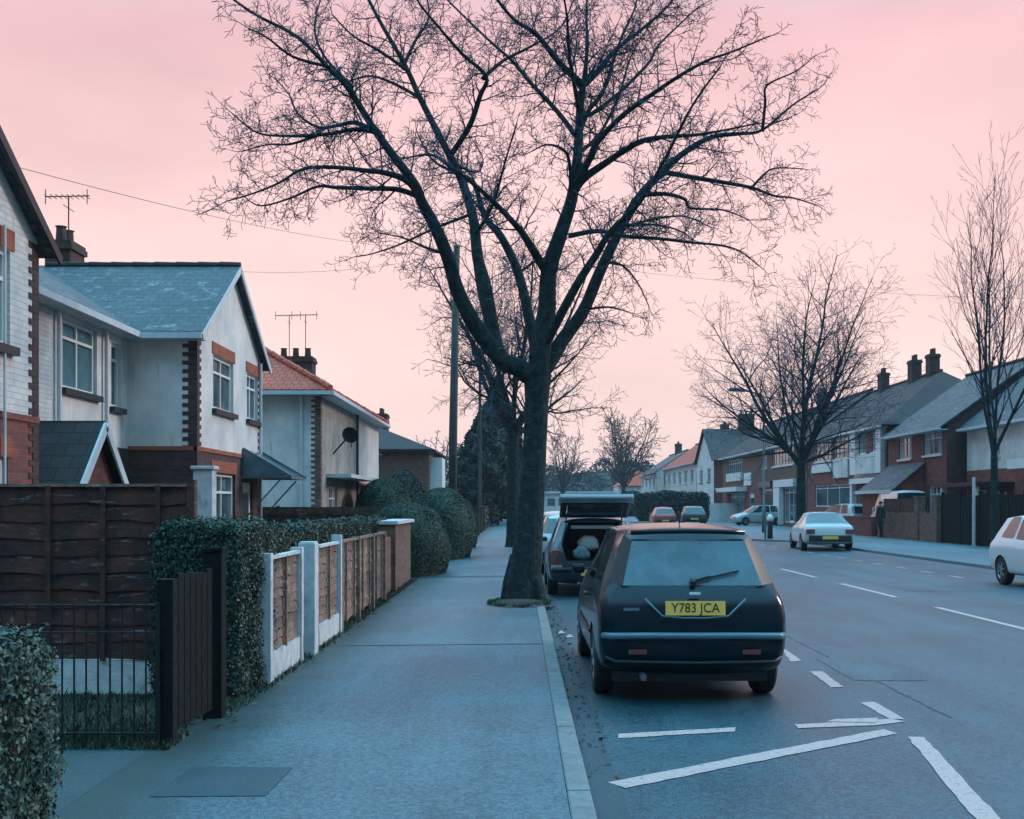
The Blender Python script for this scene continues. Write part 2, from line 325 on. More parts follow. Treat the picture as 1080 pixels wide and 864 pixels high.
def fast_mesh(name, V, Fq, mt, parent=None, smooth=False):
    V = np.asarray(V, dtype=np.float32); Fq = np.asarray(Fq, dtype=np.int32); k = Fq.shape[1]
    me = bpy.data.meshes.new(name); me.vertices.add(len(V)); me.vertices.foreach_set('co', V.ravel())
    me.loops.add(Fq.size); me.loops.foreach_set('vertex_index', Fq.ravel())
    me.polygons.add(len(Fq)); me.polygons.foreach_set('loop_start', np.arange(len(Fq), dtype=np.int32)*k)
    me.polygons.foreach_set('loop_total', np.full(len(Fq), k, dtype=np.int32))
    if smooth: me.polygons.foreach_set('use_smooth', np.ones(len(Fq), dtype=bool))
    me.update(calc_edges=True); me.validate(); me.materials.append(M[mt])
    o = bpy.data.objects.new(name, me); COL.objects.link(o)
    if parent: o.parent = parent
    return o
def gp(px, py, z=-.04):
    """point on the level ground seen at a photo pixel"""
    d = F*(CZ-z)/(py-VY); return Vector(((px-VX)*d/F, d, z))
nprng = np.random.default_rng(3)
def leaf_mesh(name, P, Nrm, size, mt, parent=None, flat=.5, aspect=.55):
    """many separate leaf-shaped quads at points P facing roughly along Nrm"""
    n = len(P); P = np.asarray(P); Nn = np.asarray(Nrm)+nprng.normal(0, flat, (n, 3)); Nn /= np.linalg.norm(Nn, axis=1)[:, None]+1e-9
    A = np.cross(Nn, nprng.normal(0, 1, (n, 3))); A /= np.linalg.norm(A, axis=1)[:, None]+1e-9
    B = np.cross(Nn, A); s = (size*nprng.uniform(.45, 1.6, n))[:, None]
    V = np.stack([P-A*s, P+B*s*aspect+Nn*s*.15, P+A*s, P-B*s*aspect+Nn*s*.15], 1).reshape(-1, 3)
    return fast_mesh(name, V, np.arange(4*n).reshape(-1, 4), mt, parent)
def box_leaf_points(x0, x1, y0, y1, z0, z1, dens, faces='xXyYZ', rough=.05, rounded=.1):
    P = []; Q = []
    def add(n, f, nrm):
        for _ in range(int(n)):
            p = f(); P.append(p); Q.append(nrm)
    U = rnd.uniform
    A = {'x': ((y1-y0)*(z1-z0), lambda: (x0, U(y0, y1), U(z0, z1)), (-1, 0, 0)), 'X': ((y1-y0)*(z1-z0), lambda: (x1, U(y0, y1), U(z0, z1)), (1, 0, 0)),
         'y': ((x1-x0)*(z1-z0), lambda: (U(x0, x1), y0, U(z0, z1)), (0, -1, 0)), 'Y': ((x1-x0)*(z1-z0), lambda: (U(x0, x1), y1, U(z0, z1)), (0, 1, 0)),
         'Z': ((y1-y0)*(x1-x0), lambda: (U(x0, x1), U(y0, y1), z1), (0, 0, 1))}
    for k in faces: add(A[k][0]*dens, A[k][1], A[k][2])
    P = np.array(P); Q = np.array(Q, dtype=float)
    # lumpy outline, rounded shoulders, leaves spread through a skin of some depth
    c = np.array([(x0+x1)/2, (y0+y1)/2, (z0+z1)/2]); h = np.array([(x1-x0)/2, (y1-y0)/2, (z1-z0)/2])
    rel = P-c; inner = np.clip(rel, -(h-rounded), h-rounded); dv = rel-inner; ln = np.linalg.norm(dv, axis=1)[:, None]+1e-9
    ok = ln[:, 0] > rounded*1.01
    dv2 = np.where(ok[:, None], dv/ln*rounded, dv); Pn = c+inner+dv2
    w = np.sin(P[:, 0]*5.1+P[:, 1]*3.7)*.5+np.sin(P[:, 1]*9.3+P[:, 2]*7.9)*.5+np.sin(P[:, 2]*13+P[:, 0]*11)*.4
    Pn = Pn+Q*(w[:, None]*rough*.6)-Q*np.abs(nprng.normal(0, rough, len(P)))[:, None]+nprng.normal(0, rough*.35, P.shape)
    return Pn, Q
def hedge_box(name, label, x0, x1, y0, y1, z0, z1, dens, size, leaf='leafA', faces='xXyYZ', rough=.05, group=None, cat='hedge', rounded=.12):
    e_ = empty(name, ((x0+x1)/2, (y0+y1)/2, z0), label, cat, group)
    i = .05+rough
    MB().box(x0+i, x1-i, y0+i, y1-i, z0, z1-i).build('stems', 'core', e_)
    P, Q = box_leaf_points(x0, x1, y0, y1, z0, z1, dens, faces, rough, rounded)
    leaf_mesh('foliage', P, Q, size, leaf, e_)
    # stray shoots on top
    relocate(e_); return e_
def dome_points(c, rx, ry, h, dens, power=2.4, rough=.04, lower=1.0):
    n = int(dens*2*math.pi*((rx+ry)/2)*h); 
    th = nprng.uniform(0, 2*math.pi, n); t = nprng.uniform(0, 1, n)
    zz = t; rr = (1-np.maximum(0, (zz-.25)/.75)**power)**(1/power); rr *= np.where(zz < .25, .86+.14*zz/.25*lower, 1)
    w = 1+.04*np.sin(th*3+zz*7)+.03*np.sin(th*7-zz*11)
    P = np.stack([c[0]+rx*rr*w*np.cos(th), c[1]+ry*rr*w*np.sin(th), c[2]+h*zz], 1)
    Q = np.stack([np.cos(th), np.sin(th), np.maximum(0, zz-.4)*2.2], 1); Q /= np.linalg.norm(Q, axis=1)[:, None]
    # top cap
    m = int(dens*math.pi*rx*ry*.55); r2 = np.sqrt(nprng.uniform(0, 1, m))*.8; t2 = nprng.uniform(0, 2*math.pi, m)
    z2 = .25+.75*(1-r2**power)**(1/power)
    P2 = np.stack([c[0]+rx*r2*np.cos(t2), c[1]+ry*r2*np.sin(t2), c[2]+h*z2], 1); Q2 = np.tile([0, 0, 1.], (m, 1))
    P = np.concatenate([P, P2]); Q = np.concatenate([Q, Q2])
    P = P-Q*np.abs(nprng.normal(0, rough, len(P)))[:, None]
    return P, Q
def dome(name, label, c, rx, ry, h, dens, size, leaf='leafB', group=None, power=2.4, rough=.04, cat='bush'):
    e_ = empty(name, c, label, cat, group)
    mb = MB(); K = 14
    prof = [0, .12, .25, .5, .7, .85, .95, 1]
    rings = []
    for t in prof:
        r = (1-max(0, (t-.25)/.75)**power)**(1/power)*(.84 if t < .2 else 1)*.9
        rings.append([(c[0]+rx*r*math.cos(2*math.pi*j/K), c[1]+ry*r*math.sin(2*math.pi*j/K), c[2]+h*t*.95) for j in range(K)])
    for a, b in zip(rings, rings[1:]):
        for j in range(K): mb.quad(a[j], a[(j+1) % K], b[(j+1) % K], b[j])
    mb.build('stems', 'core', e_)
    P, Q = dome_points(c, rx, ry, h, dens, power, rough); leaf_mesh('foliage', P, Q, size, leaf, e_)
    relocate(e_); return e_
# ------------------------------------------------------------------ ground, road, pavements
def sheet(name, pts, z, m, th=None):
    mb = MB(); P = [(x, y, z) for x, y in pts]
    if th: mb.prism([(x, y, z-th) for x, y in pts], (0, 0, th))
    else: mb.quad(*P)
    return tag(mb.build(name, m), kind='structure')
sheet('ground', [(-900, -60), (900, -60), (900, 1500), (-900, 1500)], -.05, 'grassg')
sheet('road', [(.40, -20), (14.5, -20), (14.5, 185), (.40, 185)], -.04, 'road')
sheet('crossing_road', [(-60, 185), (80, 185), (80, 196), (-60, 196)], -.04, 'road')
# left: kerb stones, pavement, gardens
KX = .40
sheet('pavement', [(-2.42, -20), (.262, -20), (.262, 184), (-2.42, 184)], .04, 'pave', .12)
sheet('driveway', [(-9, -20), (-2.424, -20), (-2.424, 7.9), (-9, 7.9)], .038, 'drive', .12)
sheet('garden_ground', [(-60, 7.904), (-2.424, 7.904), (-2.424, 184), (-60, 184)], .036, 'soil', .12)
def kerb_line(name, pts, side, w=.135, top=.045):
    mb = MB()
    for (xa, ya), (xb, yb) in zip(pts, pts[1:]):
        L = math.hypot(xb-xa, yb-ya); n = max(1, int(L/.915))
        if L > 60: n = int(60/.915)+1
        for k in range(n):
            t0 = k*.915/L; t1 = min(1, (k+1)*.915/L-.006/L) if k < n-1 else 1
            a = Vector((xa+(xb-xa)*t0, ya+(yb-ya)*t0, 0)); b = Vector((xa+(xb-xa)*t1, ya+(yb-ya)*t1, 0))
            d = (b-a).normalized(); s_ = Vector((d.y, -d.x, 0))*side
            j = rnd.uniform(-.003, .003)
            p = [a, a+s_*w, b+s_*w, b]
            mb.prism([(q.x, q.y, -.1) for q in p], (0, 0, .1+top+j))
    return tag(mb.build(name, 'kerb', bevel=.012), kind='structure')
kerb_line('kerb', [(KX, .0), (KX, 120)], -1)
# right: kerb with lay-bys
RK = [(12.3, -5), (12.3, 50.5), (10.3, 53.5), (10.3, 66), (12.3, 68), (12.3, 100), (10.3, 103), (10.3, 184)]
kerb_line('kerb', RK, 1)
sheet('pavement', [(x+.135, y) for x, y in RK]+[(19.6, 184), (19.6, -5)], .036, 'fpave', .11)
sheet('front_gardens', [(19.61, -5), (70, -5), (70, 184), (19.61, 184)], .03, 'soil', .1)
# gutter channel, a darker strip along the kerb, and repaired tarmac
sheet('gutter', [(KX+.004, 0), (KX+.20, 0), (KX+.17, 40), (KX+.004, 40)], -.036, 'patch')
q = [gp(158, 841, .04), gp(280, 840, .04), gp(309, 810, .04), gp(204, 809, .04)]
sheet('tarmac_patch', [(p.x, p.y) for p in q], .044, 'patch')
q = [gp(700, 735), gp(850, 735), gp(830, 700), gp(640, 700)]
# moss and dirt strip along the garden boundaries
def marking(name, pix, label=None, z=-.035):
    P = [gp(a, b, z) for a, b in pix]
    # worn, slightly ragged outline
    out = []
    for i in range(len(P)):
        a, b = P[i], P[(i+1) % len(P)]; n = max(1, int((b-a).length/.12)); 
        for k in range(n):
            t = k/n; j = .008 if k else 0
            out.append((a.x+(b.x-a.x)*t+rnd.uniform(-j, j), a.y+(b.y-a.y)*t+rnd.uniform(-j, j), z))
    mb = MB(); mb.quad(*out)
    o = mb.build(name, 'paint', recalc=False)
    if o.data.polygons[0].normal.z < 0: o.data.flip_normals()
    return tag(o, kind='structure')
marking('road_marking', [(652, 774), (652, 778.5), (775, 771.5), (776, 767)])
marking('road_marking', [(641, 825), (660, 831), (946, 773.5), (932, 769)])
marking('road_marking', [(957, 777), (974, 777), (1062, 870), (1034, 870)])
marking('road_marking', [(838, 764), (842, 768), (922, 765), (955, 761), (940, 758)])
marking('road_marking', [(907, 741), (922, 740), (954, 758.5), (938, 758)])
marking('road_marking', [(872, 761), (880, 758.5), (926, 757), (924, 762)], z=-.031)
marking('road_marking', [(854, 708), (867, 708), (890, 724.5), (876, 725)])
marking('road_marking', [(824, 685), (829, 685), (845, 697), (834, 698)])
# bay edge dashes carrying on beyond the first car
yy = 17.2
while yy < 60:
    q = MB(); q.quad((2.84, yy, -.035), (2.94, yy, -.035), (2.94, yy+.9, -.035), (2.84, yy+.9, -.035)); tag(q.build('road_marking', 'paint'), kind='structure'); yy += 1.9
def dash(x, y0, y1, w=.1):
    q = MB(); q.quad((x-w/2, y0, -.035), (x+w/2, y0, -.035), (x+w/2, y1, -.035), (x-w/2, y1, -.035)); tag(q.build('road_marking', 'paint'), kind='structure')
a, b = F*1.685/(616-VY), F*1.685/(630-VY)      # the dash seen clearly in the photograph
for k in range(-2, 16):
    y0 = b+k*5.55; x = 6.83
    if y0 > 3: dash(x, y0, y0+3.55, .13)
for k in range(14): dash(10.15, 26+k*1.9, 26.9+k*1.9, .1)
sheet('road_marking', [(10.2, 19), (12.2, 19), (12.2, 19.1), (10.2, 19.1)], -.035, 'paint')
# repairs and wear in the tarmac
def patch(name, pts, z, m='patch'):
    out = []
    for i in range(len(pts)):
        a, b = pts[i], pts[(i+1) % len(pts)]; n = max(1, int(math.hypot(b[0]-a[0], b[1]-a[1])/.15))
        for k in range(n):
            t = k/n; j = .012 if k else 0; out.append((a[0]+(b[0]-a[0])*t+rnd.uniform(-j, j), a[1]+(b[1]-a[1])*t+rnd.uniform(-j, j)))
    return sheet(name, out, z, m)
patch('tarmac_seam', [(-2.3, 12.9), (.26, 13.1), (.26, 13.14), (-2.3, 12.94)], .044, 'drive')
patch('tarmac_seam', [(-2.2, 24.9), (.26, 25.2), (.26, 25.75), (-2.2, 25.5)], .044, 'drive')
patch('tarmac_seam', [(3.4, 9.0), (3.425, 9.0), (3.47, 31), (3.44, 31)], -.037, 'patch')
patch('tarmac_patch', [(7.6, 22), (9.4, 22.2), (9.3, 30), (7.5, 29.8)], -.037, 'roadpatch')
patch('tarmac_patch', [(3.2, 10.9), (3.9, 10.9), (3.95, 12.6), (3.25, 12.5)], -.0365, 'roadpatch')
# ------------------------------------------------------------------ bare trees
class Wood:
    """collects tapered polylines and turns them into one tube mesh quickly"""
    def __init__(s): s.V = []; s.F = []; s.n = 0
    def line(s, pts, rs, k):
        P = np.array([tuple(p) for p in pts]); L = len(P); r = np.asarray(rs)
        D = np.empty_like(P); D[1:-1] = P[2:]-P[:-2]; D[0] = P[1]-P[0]; D[-1] = P[-1]-P[-2]; D /= np.linalg.norm(D, axis=1)[:, None]+1e-9
        a = np.array([.31, .17, .93]) if abs(D[0][2]) < .85 else np.array([1, .2, .1])
        U = np.cross(D, a); U /= np.linalg.norm(U, axis=1)[:, None]+1e-9; W = np.cross(D, U)
        t = 2*math.pi*np.arange(k)/k
        ring = P[:, None, :]+(U[:, None, :]*np.cos(t)[None, :, None]+W[:, None, :]*np.sin(t)[None, :, None])*r[:, None, None]
        s.V.append(ring.reshape(-1, 3))
        i = np.arange(L-1)[:, None]*k+np.arange(k)[None, :]; j = np.arange(L-1)[:, None]*k+(np.arange(k)[None, :]+1) % k
        s.F.append((np.stack([i, j, j+k, i+k], -1)+s.n).reshape(-1, 4)); s.n += L*k
    def mesh(s, name, mt, parent, smooth=True): return fast_mesh(name, np.concatenate(s.V), np.concatenate(s.F), mt, parent, smooth)
def rv(s=1): return Vector((rnd.gauss(0, s), rnd.gauss(0, s), rnd.gauss(0, s)))
def shoot(p, d, L, r, lvl, wood, twigs, P):
    """one side branch and, recursively, its own side twigs"""
    n = max(3, int(L/P['seg'][lvl])); pts = [p.copy()]; rs = [r]; d = d.normalized(); q = p.copy(); sl_ = L/n
    for k in range(n):
        d = (d+rv(P['wob'][lvl])+Vector((0, 0, P['up'][lvl]))).normalized()
        q = q+d*sl_; pts.append(q.copy()); rs.append(max(P['rmin'], r*(1-.8*(k+1)/n)))
    (wood if lvl == 0 else twigs).line(pts, rs, 5 if lvl == 0 else 3)
    if lvl+1 >= P['levels']: return
    m = max(1, int(L/P['gap'][lvl])); side = rnd.uniform(0, 6.28)
    for j in range(m):
        t = .18+.82*(j+rnd.uniform(.1, .9))/m; i = min(n-1, int(t*n)); a = pts[i].lerp(pts[i+1], t*n-i if t*n-i < 1 else 1)
        dd = (pts[i+1]-pts[i]).normalized(); side += 2.4+rnd.uniform(-.4, .4)
        u = dd.cross(Vector((0, 0, 1)) if abs(dd.z) < .9 else Vector((1, 0, 0))).normalized(); v = dd.cross(u)
        o = u*math.cos(side)+v*math.sin(side); an = R(rnd.uniform(*P['ang']))
        l = L*P['len'][lvl]*(1.15-.6*t)*rnd.uniform(.6, 1.3)
        shoot(a, dd*math.cos(an)+o*math.sin(an), max(l, .1), max(P['rmin'], rs[i]*.55), lvl+1, wood, twigs, P)
SY = dict(levels=4, seg=[.16, .12, .08, .06], wob=[.13, .20, .27, .3], up=[.03, .04, .03, .02], gap=[.17, .085, .07], len=[.52, .5, .5], ang=(30, 72), rmin=.004)

def smooth_line(P, rs, sub=4):
    out = []; ro = []
    n = len(P)
    for i in range(n-1):
        a, b, c, d = P[max(i-1, 0)], P[i], P[i+1], P[min(i+2, n-1)]
        for k in range(sub):
            t = k/sub
            out.append(.5*((2*b)+(c-a)*t+(2*a-5*b+4*c-d)*t*t+(3*b-a-3*c+d)*t**3)); ro.append(rs[i]+(rs[i+1]-rs[i])*t)
    out.append(P[-1]); ro.append(rs[-1]); return out, ro

def traced_tree():
    D0 = gp(552, 634, .04).y; S = F/D0
    base = Vector(((552-VX)/S, D0, .04))
    t_ = empty('street_tree', base, 'big bare tree with spreading limbs standing in the pavement beside the parked black hatchback', 'tree', 'bare trees lining the street')
    W_ = Wood(); B_ = Wood(); T_ = Wood()
    def P3(px, py, d): return Vector(((px-VX)*d/F, d, CZ+(VY-py)*d/F))
    # trunk
    tp = [(549, 640), (553, 615), (557, 570), (561, 520), (564, 470), (566, 425), (567, 395)]
    tw = [20, 17.5, 15.5, 13.5, 12.5, 12.5, 15]
    pts, rs = smooth_line([P3(a, b, D0) for a, b in tp], [x/S for x in tw], 5)
    W_.line(pts, rs, 20)
    for an in range(7):                                         # root flares
        a = an*.9+.3; c_ = Vector((math.cos(a), math.sin(a)*.8, 0))
        q, r_ = smooth_line([base+Vector((0, 0, .75))+c_*.1, base+Vector((0, 0, .3))+c_*.22, base+c_*.35+Vector((0, 0, -.04))], [.13, .13, .05], 4); W_.line(q, r_, 8)
    nodes = {}
    limbs = {
     'A':  (None, [(567, 402), (548, 392), (530, 379), (512, 360), (497, 335), (485, 303), (470, 268), (457, 238), (445, 215), (436, 198), (408, 153), (393, 134), (370, 90), (349, 71), (315, 42), (269, 14), (240, -5)], (11, 1.2), -.30),
     'B':  ('A', [(531, 381), (521, 357), (509, 303), (503, 270), (497, 226), (485, 180), (474, 163), (443, 104), (426, 69), (398, 17), (380, -20), (370, -60)], (8.5, 1.5), .35),
     'D':  (None, [(569, 385), (560, 340), (546, 289), (530, 250), (512, 229), (499, 194), (480, 182), (457, 167), (440, 140)], (7, 1), .55),
     'C':  (None, [(567, 400), (572, 360), (577, 325), (580, 289), (595, 243), (602, 208), (608, 163), (611, 118), (615, 90)], (12.5, 4.6), 0),
     'C1': ('C', [(615, 90), (592, 66), (568, 38), (540, 21), (515, -10), (500, -50)], (3.8, 1), -.5),
     'C2': ('C', [(615, 90), (634, 73), (648, 52), (679, 28), (700, 6), (725, -22)], (4, 1.2), .5),
     'C3': ('C', [(606, 142), (585, 118), (561, 90), (540, 66), (512, 40), (470, 0), (450, -30)], (3.2, 1), .6),
     'C4': ('C', [(578, 290), (560, 257), (547, 240), (523, 215), (492, 187), (470, 172)], (5, 1.6), -.6),
     'C5': ('C', [(615, 92), (622, 50), (616, 17), (620, -30)], (2.8, 1), .2),
     'C6': ('C', [(611, 118), (600, 60), (596, 10), (585, -40)], (2.8, .9), -.7),
     'E':  ('C', [(600, 215), (612, 195), (637, 174), (672, 153), (703, 142), (734, 143), (760, 138), (800, 130)], (5, 1), -.3),
     'E2': ('C', [(602, 205), (623, 167), (630, 149), (658, 122), (696, 92), (720, 76), (745, 66), (769, 52), (807, 40)], (4.4, .9), -.55),
     'E3': ('C', [(608, 150), (623, 121), (637, 94), (644, 62), (655, 35), (668, 5), (675, -30)], (3.2, 1), .4),
     'E4': ('E3', [(623, 121), (651, 99), (686, 69), (693, 52), (720, 25), (740, 5)], (2.6, .9), .5),
     'R':  (None, [(568, 398), (582, 378), (594, 357), (614, 327), (633, 289), (655, 240), (675, 208), (693, 184), (720, 161), (752, 142), (780, 141), (804, 139), (835, 109), (863, 94)], (9, 1), .25),
     'R2': (None, [(570, 372), (585, 347), (609, 303), (628, 268), (644, 243), (672, 212), (700, 170), (730, 110), (760, 70)], (6, 1), -.45),
     'R3': ('R', [(697, 181), (734, 187), (766, 198), (793, 198), (818, 204), (835, 208), (863, 217)], (3.2, .9), .6),
     'R3b':('R3', [(793, 198), (805, 186), (818, 180), (845, 178)], (1.8, .8), .3),
     'R4': ('R', [(677, 206), (700, 205), (720, 210), (729, 219), (762, 220), (790, 232)], (2.8, .8), -.6),
     'R5': ('C', [(600, 249), (630, 245), (658, 248), (696, 252), (727, 250), (762, 259), (785, 268), (800, 280)], (2.8, .8), -.5),
     'R6': ('R', [(655, 240), (668, 238), (690, 240), (712, 246), (727, 250)], (2, .9), .5),
     'R7': ('R', [(640, 277), (658, 281), (672, 300), (684, 322)], (1.7, .7), .3),
     'R8': ('R', [(804, 139), (807, 110), (809, 92), (839, 76), (856, 62)], (2, .7), -.4),
     'A1': ('A', [(438, 200), (425, 190), (408, 184), (385, 178), (356, 177), (321, 180), (294, 189), (266, 205), (240, 212)], (3.6, .9), -.5),
     'A2': ('A', [(441, 207), (420, 199), (385, 198), (356, 196), (335, 198), (304, 208), (276, 219), (258, 208)], (3, .8), .45),
     'A3': ('A', [(396, 138), (377, 128), (360, 131), (335, 132), (314, 118), (307, 97), (290, 83)], (2.6, .8), .5),
     'A4': ('A', [(398, 140), (373, 135), (339, 141), (297, 146), (270, 140), (245, 120)], (2.5, .8), -.4),
     'A5': ('A4', [(339, 141), (310, 152), (280, 149), (255, 160)], (1.6, .7), .3),
     'A6': ('A', [(372, 92), (345, 60), (335, 30), (338, 0)], (1.8, .8), .5),
     'A7': ('A', [(349, 71), (310, 58), (280, 40), (262, 30)], (1.7, .8), -.6),
     'B1': ('B', [(476, 163), (495, 132), (505, 101), (509, 83), (488, 59), (460, 28), (440, 0), (430, -30)], (3.6, 1), -.4),
     'B2': ('B1', [(509, 83), (530, 64), (560, 52), (590, 30), (605, 0)], (2.4, .9), .5),
     'B3': ('B', [(443, 104), (422, 92), (394, 82), (368, 86), (345, 95)], (2.2, .8), .5),
     'B4': ('B', [(426, 69), (440, 45), (450, 20), (448, -15)], (2.4, .9), .4),
     'B5': ('B', [(430, 75), (400, 55), (372, 38), (350, 15)], (2.2, .9), -.4),
     'B6': ('B', [(488, 190), (457, 167), (430, 165), (412, 172)], (2.2, .8), -.5),
     'B7': ('B', [(495, 226), (488, 231), (457, 238), (422, 257), (394, 269), (374, 271)], (2.2, .7), .5),
     'B8': ('B', [(482, 175), (505, 182), (512, 170), (500, 150)], (1.5, .7), .4),
     'D1': ('D', [(546, 289), (566, 270), (590, 268)], (2, .8), .5),
     'L1': ('R', [(614, 327), (640, 322), (665, 330)], (1.6, .7), -.5),
     'F1': ('C', [(602, 208), (598, 165), (580, 150), (560, 160)], (2.4, .8), -.8),
     'F2': ('C', [(608, 163), (630, 140), (655, 100), (668, 60), (690, 20)], (2.4, .8), .9),
     'F3': ('A', [(470, 268), (448, 262), (425, 250), (400, 246)], (1.8, .7), -.9),
     'F4': ('B', [(500, 250), (520, 215), (535, 170), (545, 130)], (2.4, .8), -.9),
     'F5': ('R', [(655, 240), (690, 232), (720, 228), (750, 240)], (2, .8), .9)}
    for k, (par, pp, (r0, r1), kk) in limbs.items():
        if par: d0 = min(nodes[par], key=lambda q: (q[0]-pp[0][0])**2+(q[1]-pp[0][1])**2)[2]
        else: d0 = D0
        nd = []; run = 0; prev = pp[0]
        for (a, b) in pp:
            run += math.hypot(a-prev[0], b-prev[1]); prev = (a, b)
            nd.append((a, b, d0+kk*(run/S)*.9*(1 if run/S < 5 else 1)))
        nodes[k] = [(x+(nd[i+1][0]-x)*t, y+(nd[i+1][1]-y)*t, z+(nd[i+1][2]-z)*t) for i, (x, y, z) in enumerate(nd[:-1]) for t in (0, .25, .5, .75)]+[nd[-1]]
        n = len(nd); rr = [(r0*(1-i/(n-1))**1.2+r1*.75*(1-(1-i/(n-1))**1.2))/S for i in range(n)]
        P = [P3(*q)+(rv(.025) if 0 < i < n-1 else Vector()) for i, q in enumerate(nd)]
        pts, rs = smooth_line(P, rr, 5)
        (W_ if r0 > 4.5 else B_).line(pts, rs, 12 if r0 > 4.5 else 6)
        L = sum((a-b).length for a, b in zip(pts, pts[1:])); acc = 0; nxt = L*(.30 if r0 > 4.5 else .10) if L > 1 else 0
        side = rnd.uniform(0, 6)
        for i in range(len(pts)-1):
            acc += (pts[i+1]-pts[i]).length
            while acc > nxt:
                dd = (pts[i+1]-pts[i]).normalized(); side += 2.4+rnd.uniform(-.5, .5)
                u = dd.cross(Vector((0, 0, 1)) if abs(dd.z) < .9 else Vector((1, 0, 0))).normalized(); v = dd.cross(u)
                o = u*math.cos(side)+v*math.sin(side); an = R(rnd.uniform(35, 75))
                thick = rs[i]; f_ = nxt/L
                l = rnd.uniform(.28, .85)*(1.3-.45*f_)*(.8 if thick > .06 else 1)
                shoot(pts[i].copy(), dd*math.cos(an)+o*math.sin(an), l, min(thick*.45, .018), 1, B_, T_, dict(SY, len=[.5, .5, .5]))
                nxt += rnd.uniform(.075, .165)*(2.0 if thick > .08 else 1)
        shoot(pts[-1].copy(), pts[-1]-pts[-2], rnd.uniform(.3, .5), rs[-1], 1, B_, T_, SY)
    tr = W_.mesh('trunk', 'bark', t_); c = B_.mesh('branches', 'bark', t_); T_.mesh('twigs', 'twig', t_, False)
    relocate(t_); return t_
def bare_tree(name, label, base, H, fork, spread, tr, nl, seed, mats=('bark', 'twig'), P=None, incl=(12, 42), gap=.5, group='bare trees lining the street', curve=.05, lean=0):
    global rnd
    keep = rnd; rnd = random.Random(seed); base = Vector(base)
    t_ = empty(name, base, label, 'tree', group); W_ = Wood(); B_ = Wood(); T_ = Wood()
    P = dict(SY, **(P or {}))
    f = base+Vector((lean, 0, fork))
    pts, rs = smooth_line([base+Vector((0, 0, -.05)), base+Vector((lean*.1, 0, .35)), base.lerp(f, .5), f], [tr*1.55, tr*1.1, tr*.95, tr*.9], 4); W_.line(pts, rs, 12)
    for k in range(nl):
        az = k*2.399+rnd.uniform(-.3, .3); inc = R(rnd.uniform(*incl)) if k else R(3)
        if k % 3 == 1: inc *= .55
        L = (H-fork)*rnd.uniform(.82, 1.0)/max(.55, math.cos(inc*.9)) if inc < R(40) else spread*rnd.uniform(.9, 1.15)
        L = min(L, (H-fork)*1.02 if inc < R(15) else max(spread*1.25, (H-fork)*.85))
        d = Vector((math.sin(inc)*math.cos(az), math.sin(inc)*math.sin(az), math.cos(inc)))
        p = f+Vector((0, 0, -rnd.uniform(0, fork*.14))); r = tr*rnd.uniform(.42, .6); q = [p.copy()]; rr = [r]; n = 14
        for i in range(n):
            d = (d+rv(.05)+Vector((0, 0, curve))).normalized(); p = p+d*L/n; q.append(p.copy()); rr.append(max(P['rmin']*1.3, r*(1-.9*(i+1)/n)))
        (W_ if r > .06 else B_).line(q, rr, 7)
        m = int(L/gap); side = rnd.uniform(0, 6)
        for j in range(m):
            t = .12+.88*(j+rnd.random())/m; i = min(n-1, int(t*n)); a = q[i].lerp(q[i+1], min(1, t*n-i)); dd = (q[i+1]-q[i]).normalized(); side += 2.4
            u = dd.cross(Vector((0, 0, 1)) if abs(dd.z) < .9 else Vector((1, 0, 0))).normalized(); v = dd.cross(u); o = u*math.cos(side)+v*math.sin(side)
            an = R(rnd.uniform(P['ang'][0], P['ang'][1])); l = L*.38*(1.2-.75*t)*rnd.uniform(.65, 1.25)
            shoot(a, dd*math.cos(an)+o*math.sin(an), l, max(P['rmin'], rr[i]*.5), 0, B_, T_, P)
    W_.mesh('trunk', mats[0], t_); B_.mesh('branches', mats[0], t_); T_.mesh('twigs', mats[1], t_, False)
    rnd = keep; relocate(t_); return t_
traced_tree()
bare_tree('street_tree', 'bare tree further down the left pavement, behind the big one', (-.25, 43, .04), 13.2, 4.6, 4.2, .24, 9, 11, P=dict(levels=4, rmin=.007, wob=[.12, .15, .18, .2], gap=[.30, .24, .22], up=[.02]*4), incl=(20, 72), gap=.45, curve=.02)
bare_tree('street_tree', 'bare tree with many upswept branches on the far pavement, behind the white saloon', (14.0, 56.6, .036), 15.0, 3.9, 6.0, .24, 11, 5, P=dict(levels=4, rmin=.007, gap=[.5, .38, .34], len=[.62, .55, .45], up=[.02, .02, .01, .0], ang=(26, 62), wob=[.07, .10, .13, .15]), incl=(22, 80), gap=.42, curve=.026)
bare_tree('street_tree', 'slender bare tree with steep straight branches at the right edge of the photo', (15.1, 36.2, .036), 12.5, 3.2, 3.6, .115, 5, 29, P=dict(levels=3, rmin=.005, gap=[.5, .36, .32], len=[.55, .5, .45], up=[.06, .05, .04, .03], ang=(18, 44), wob=[.05, .08, .12, .15]), incl=(10, 46), gap=.5, curve=.026)
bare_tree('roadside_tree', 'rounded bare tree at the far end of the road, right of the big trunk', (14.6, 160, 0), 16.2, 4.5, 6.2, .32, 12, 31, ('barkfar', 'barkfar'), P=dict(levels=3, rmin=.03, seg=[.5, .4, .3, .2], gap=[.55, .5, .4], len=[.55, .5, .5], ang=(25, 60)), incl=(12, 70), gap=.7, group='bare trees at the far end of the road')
bare_tree('roadside_tree', 'bare tree at the far end of the road, seen just right of the big trunk', (6.5, 172, 0), 14.0, 3.6, 6.0, .30, 12, 37, ('barkfar', 'barkfar'), P=dict(levels=3, rmin=.03, seg=[.5, .4, .3, .2], gap=[.6, .55, .4], len=[.55, .5, .5], ang=(25, 60)), incl=(12, 70), gap=.8, group='bare trees at the far end of the road')
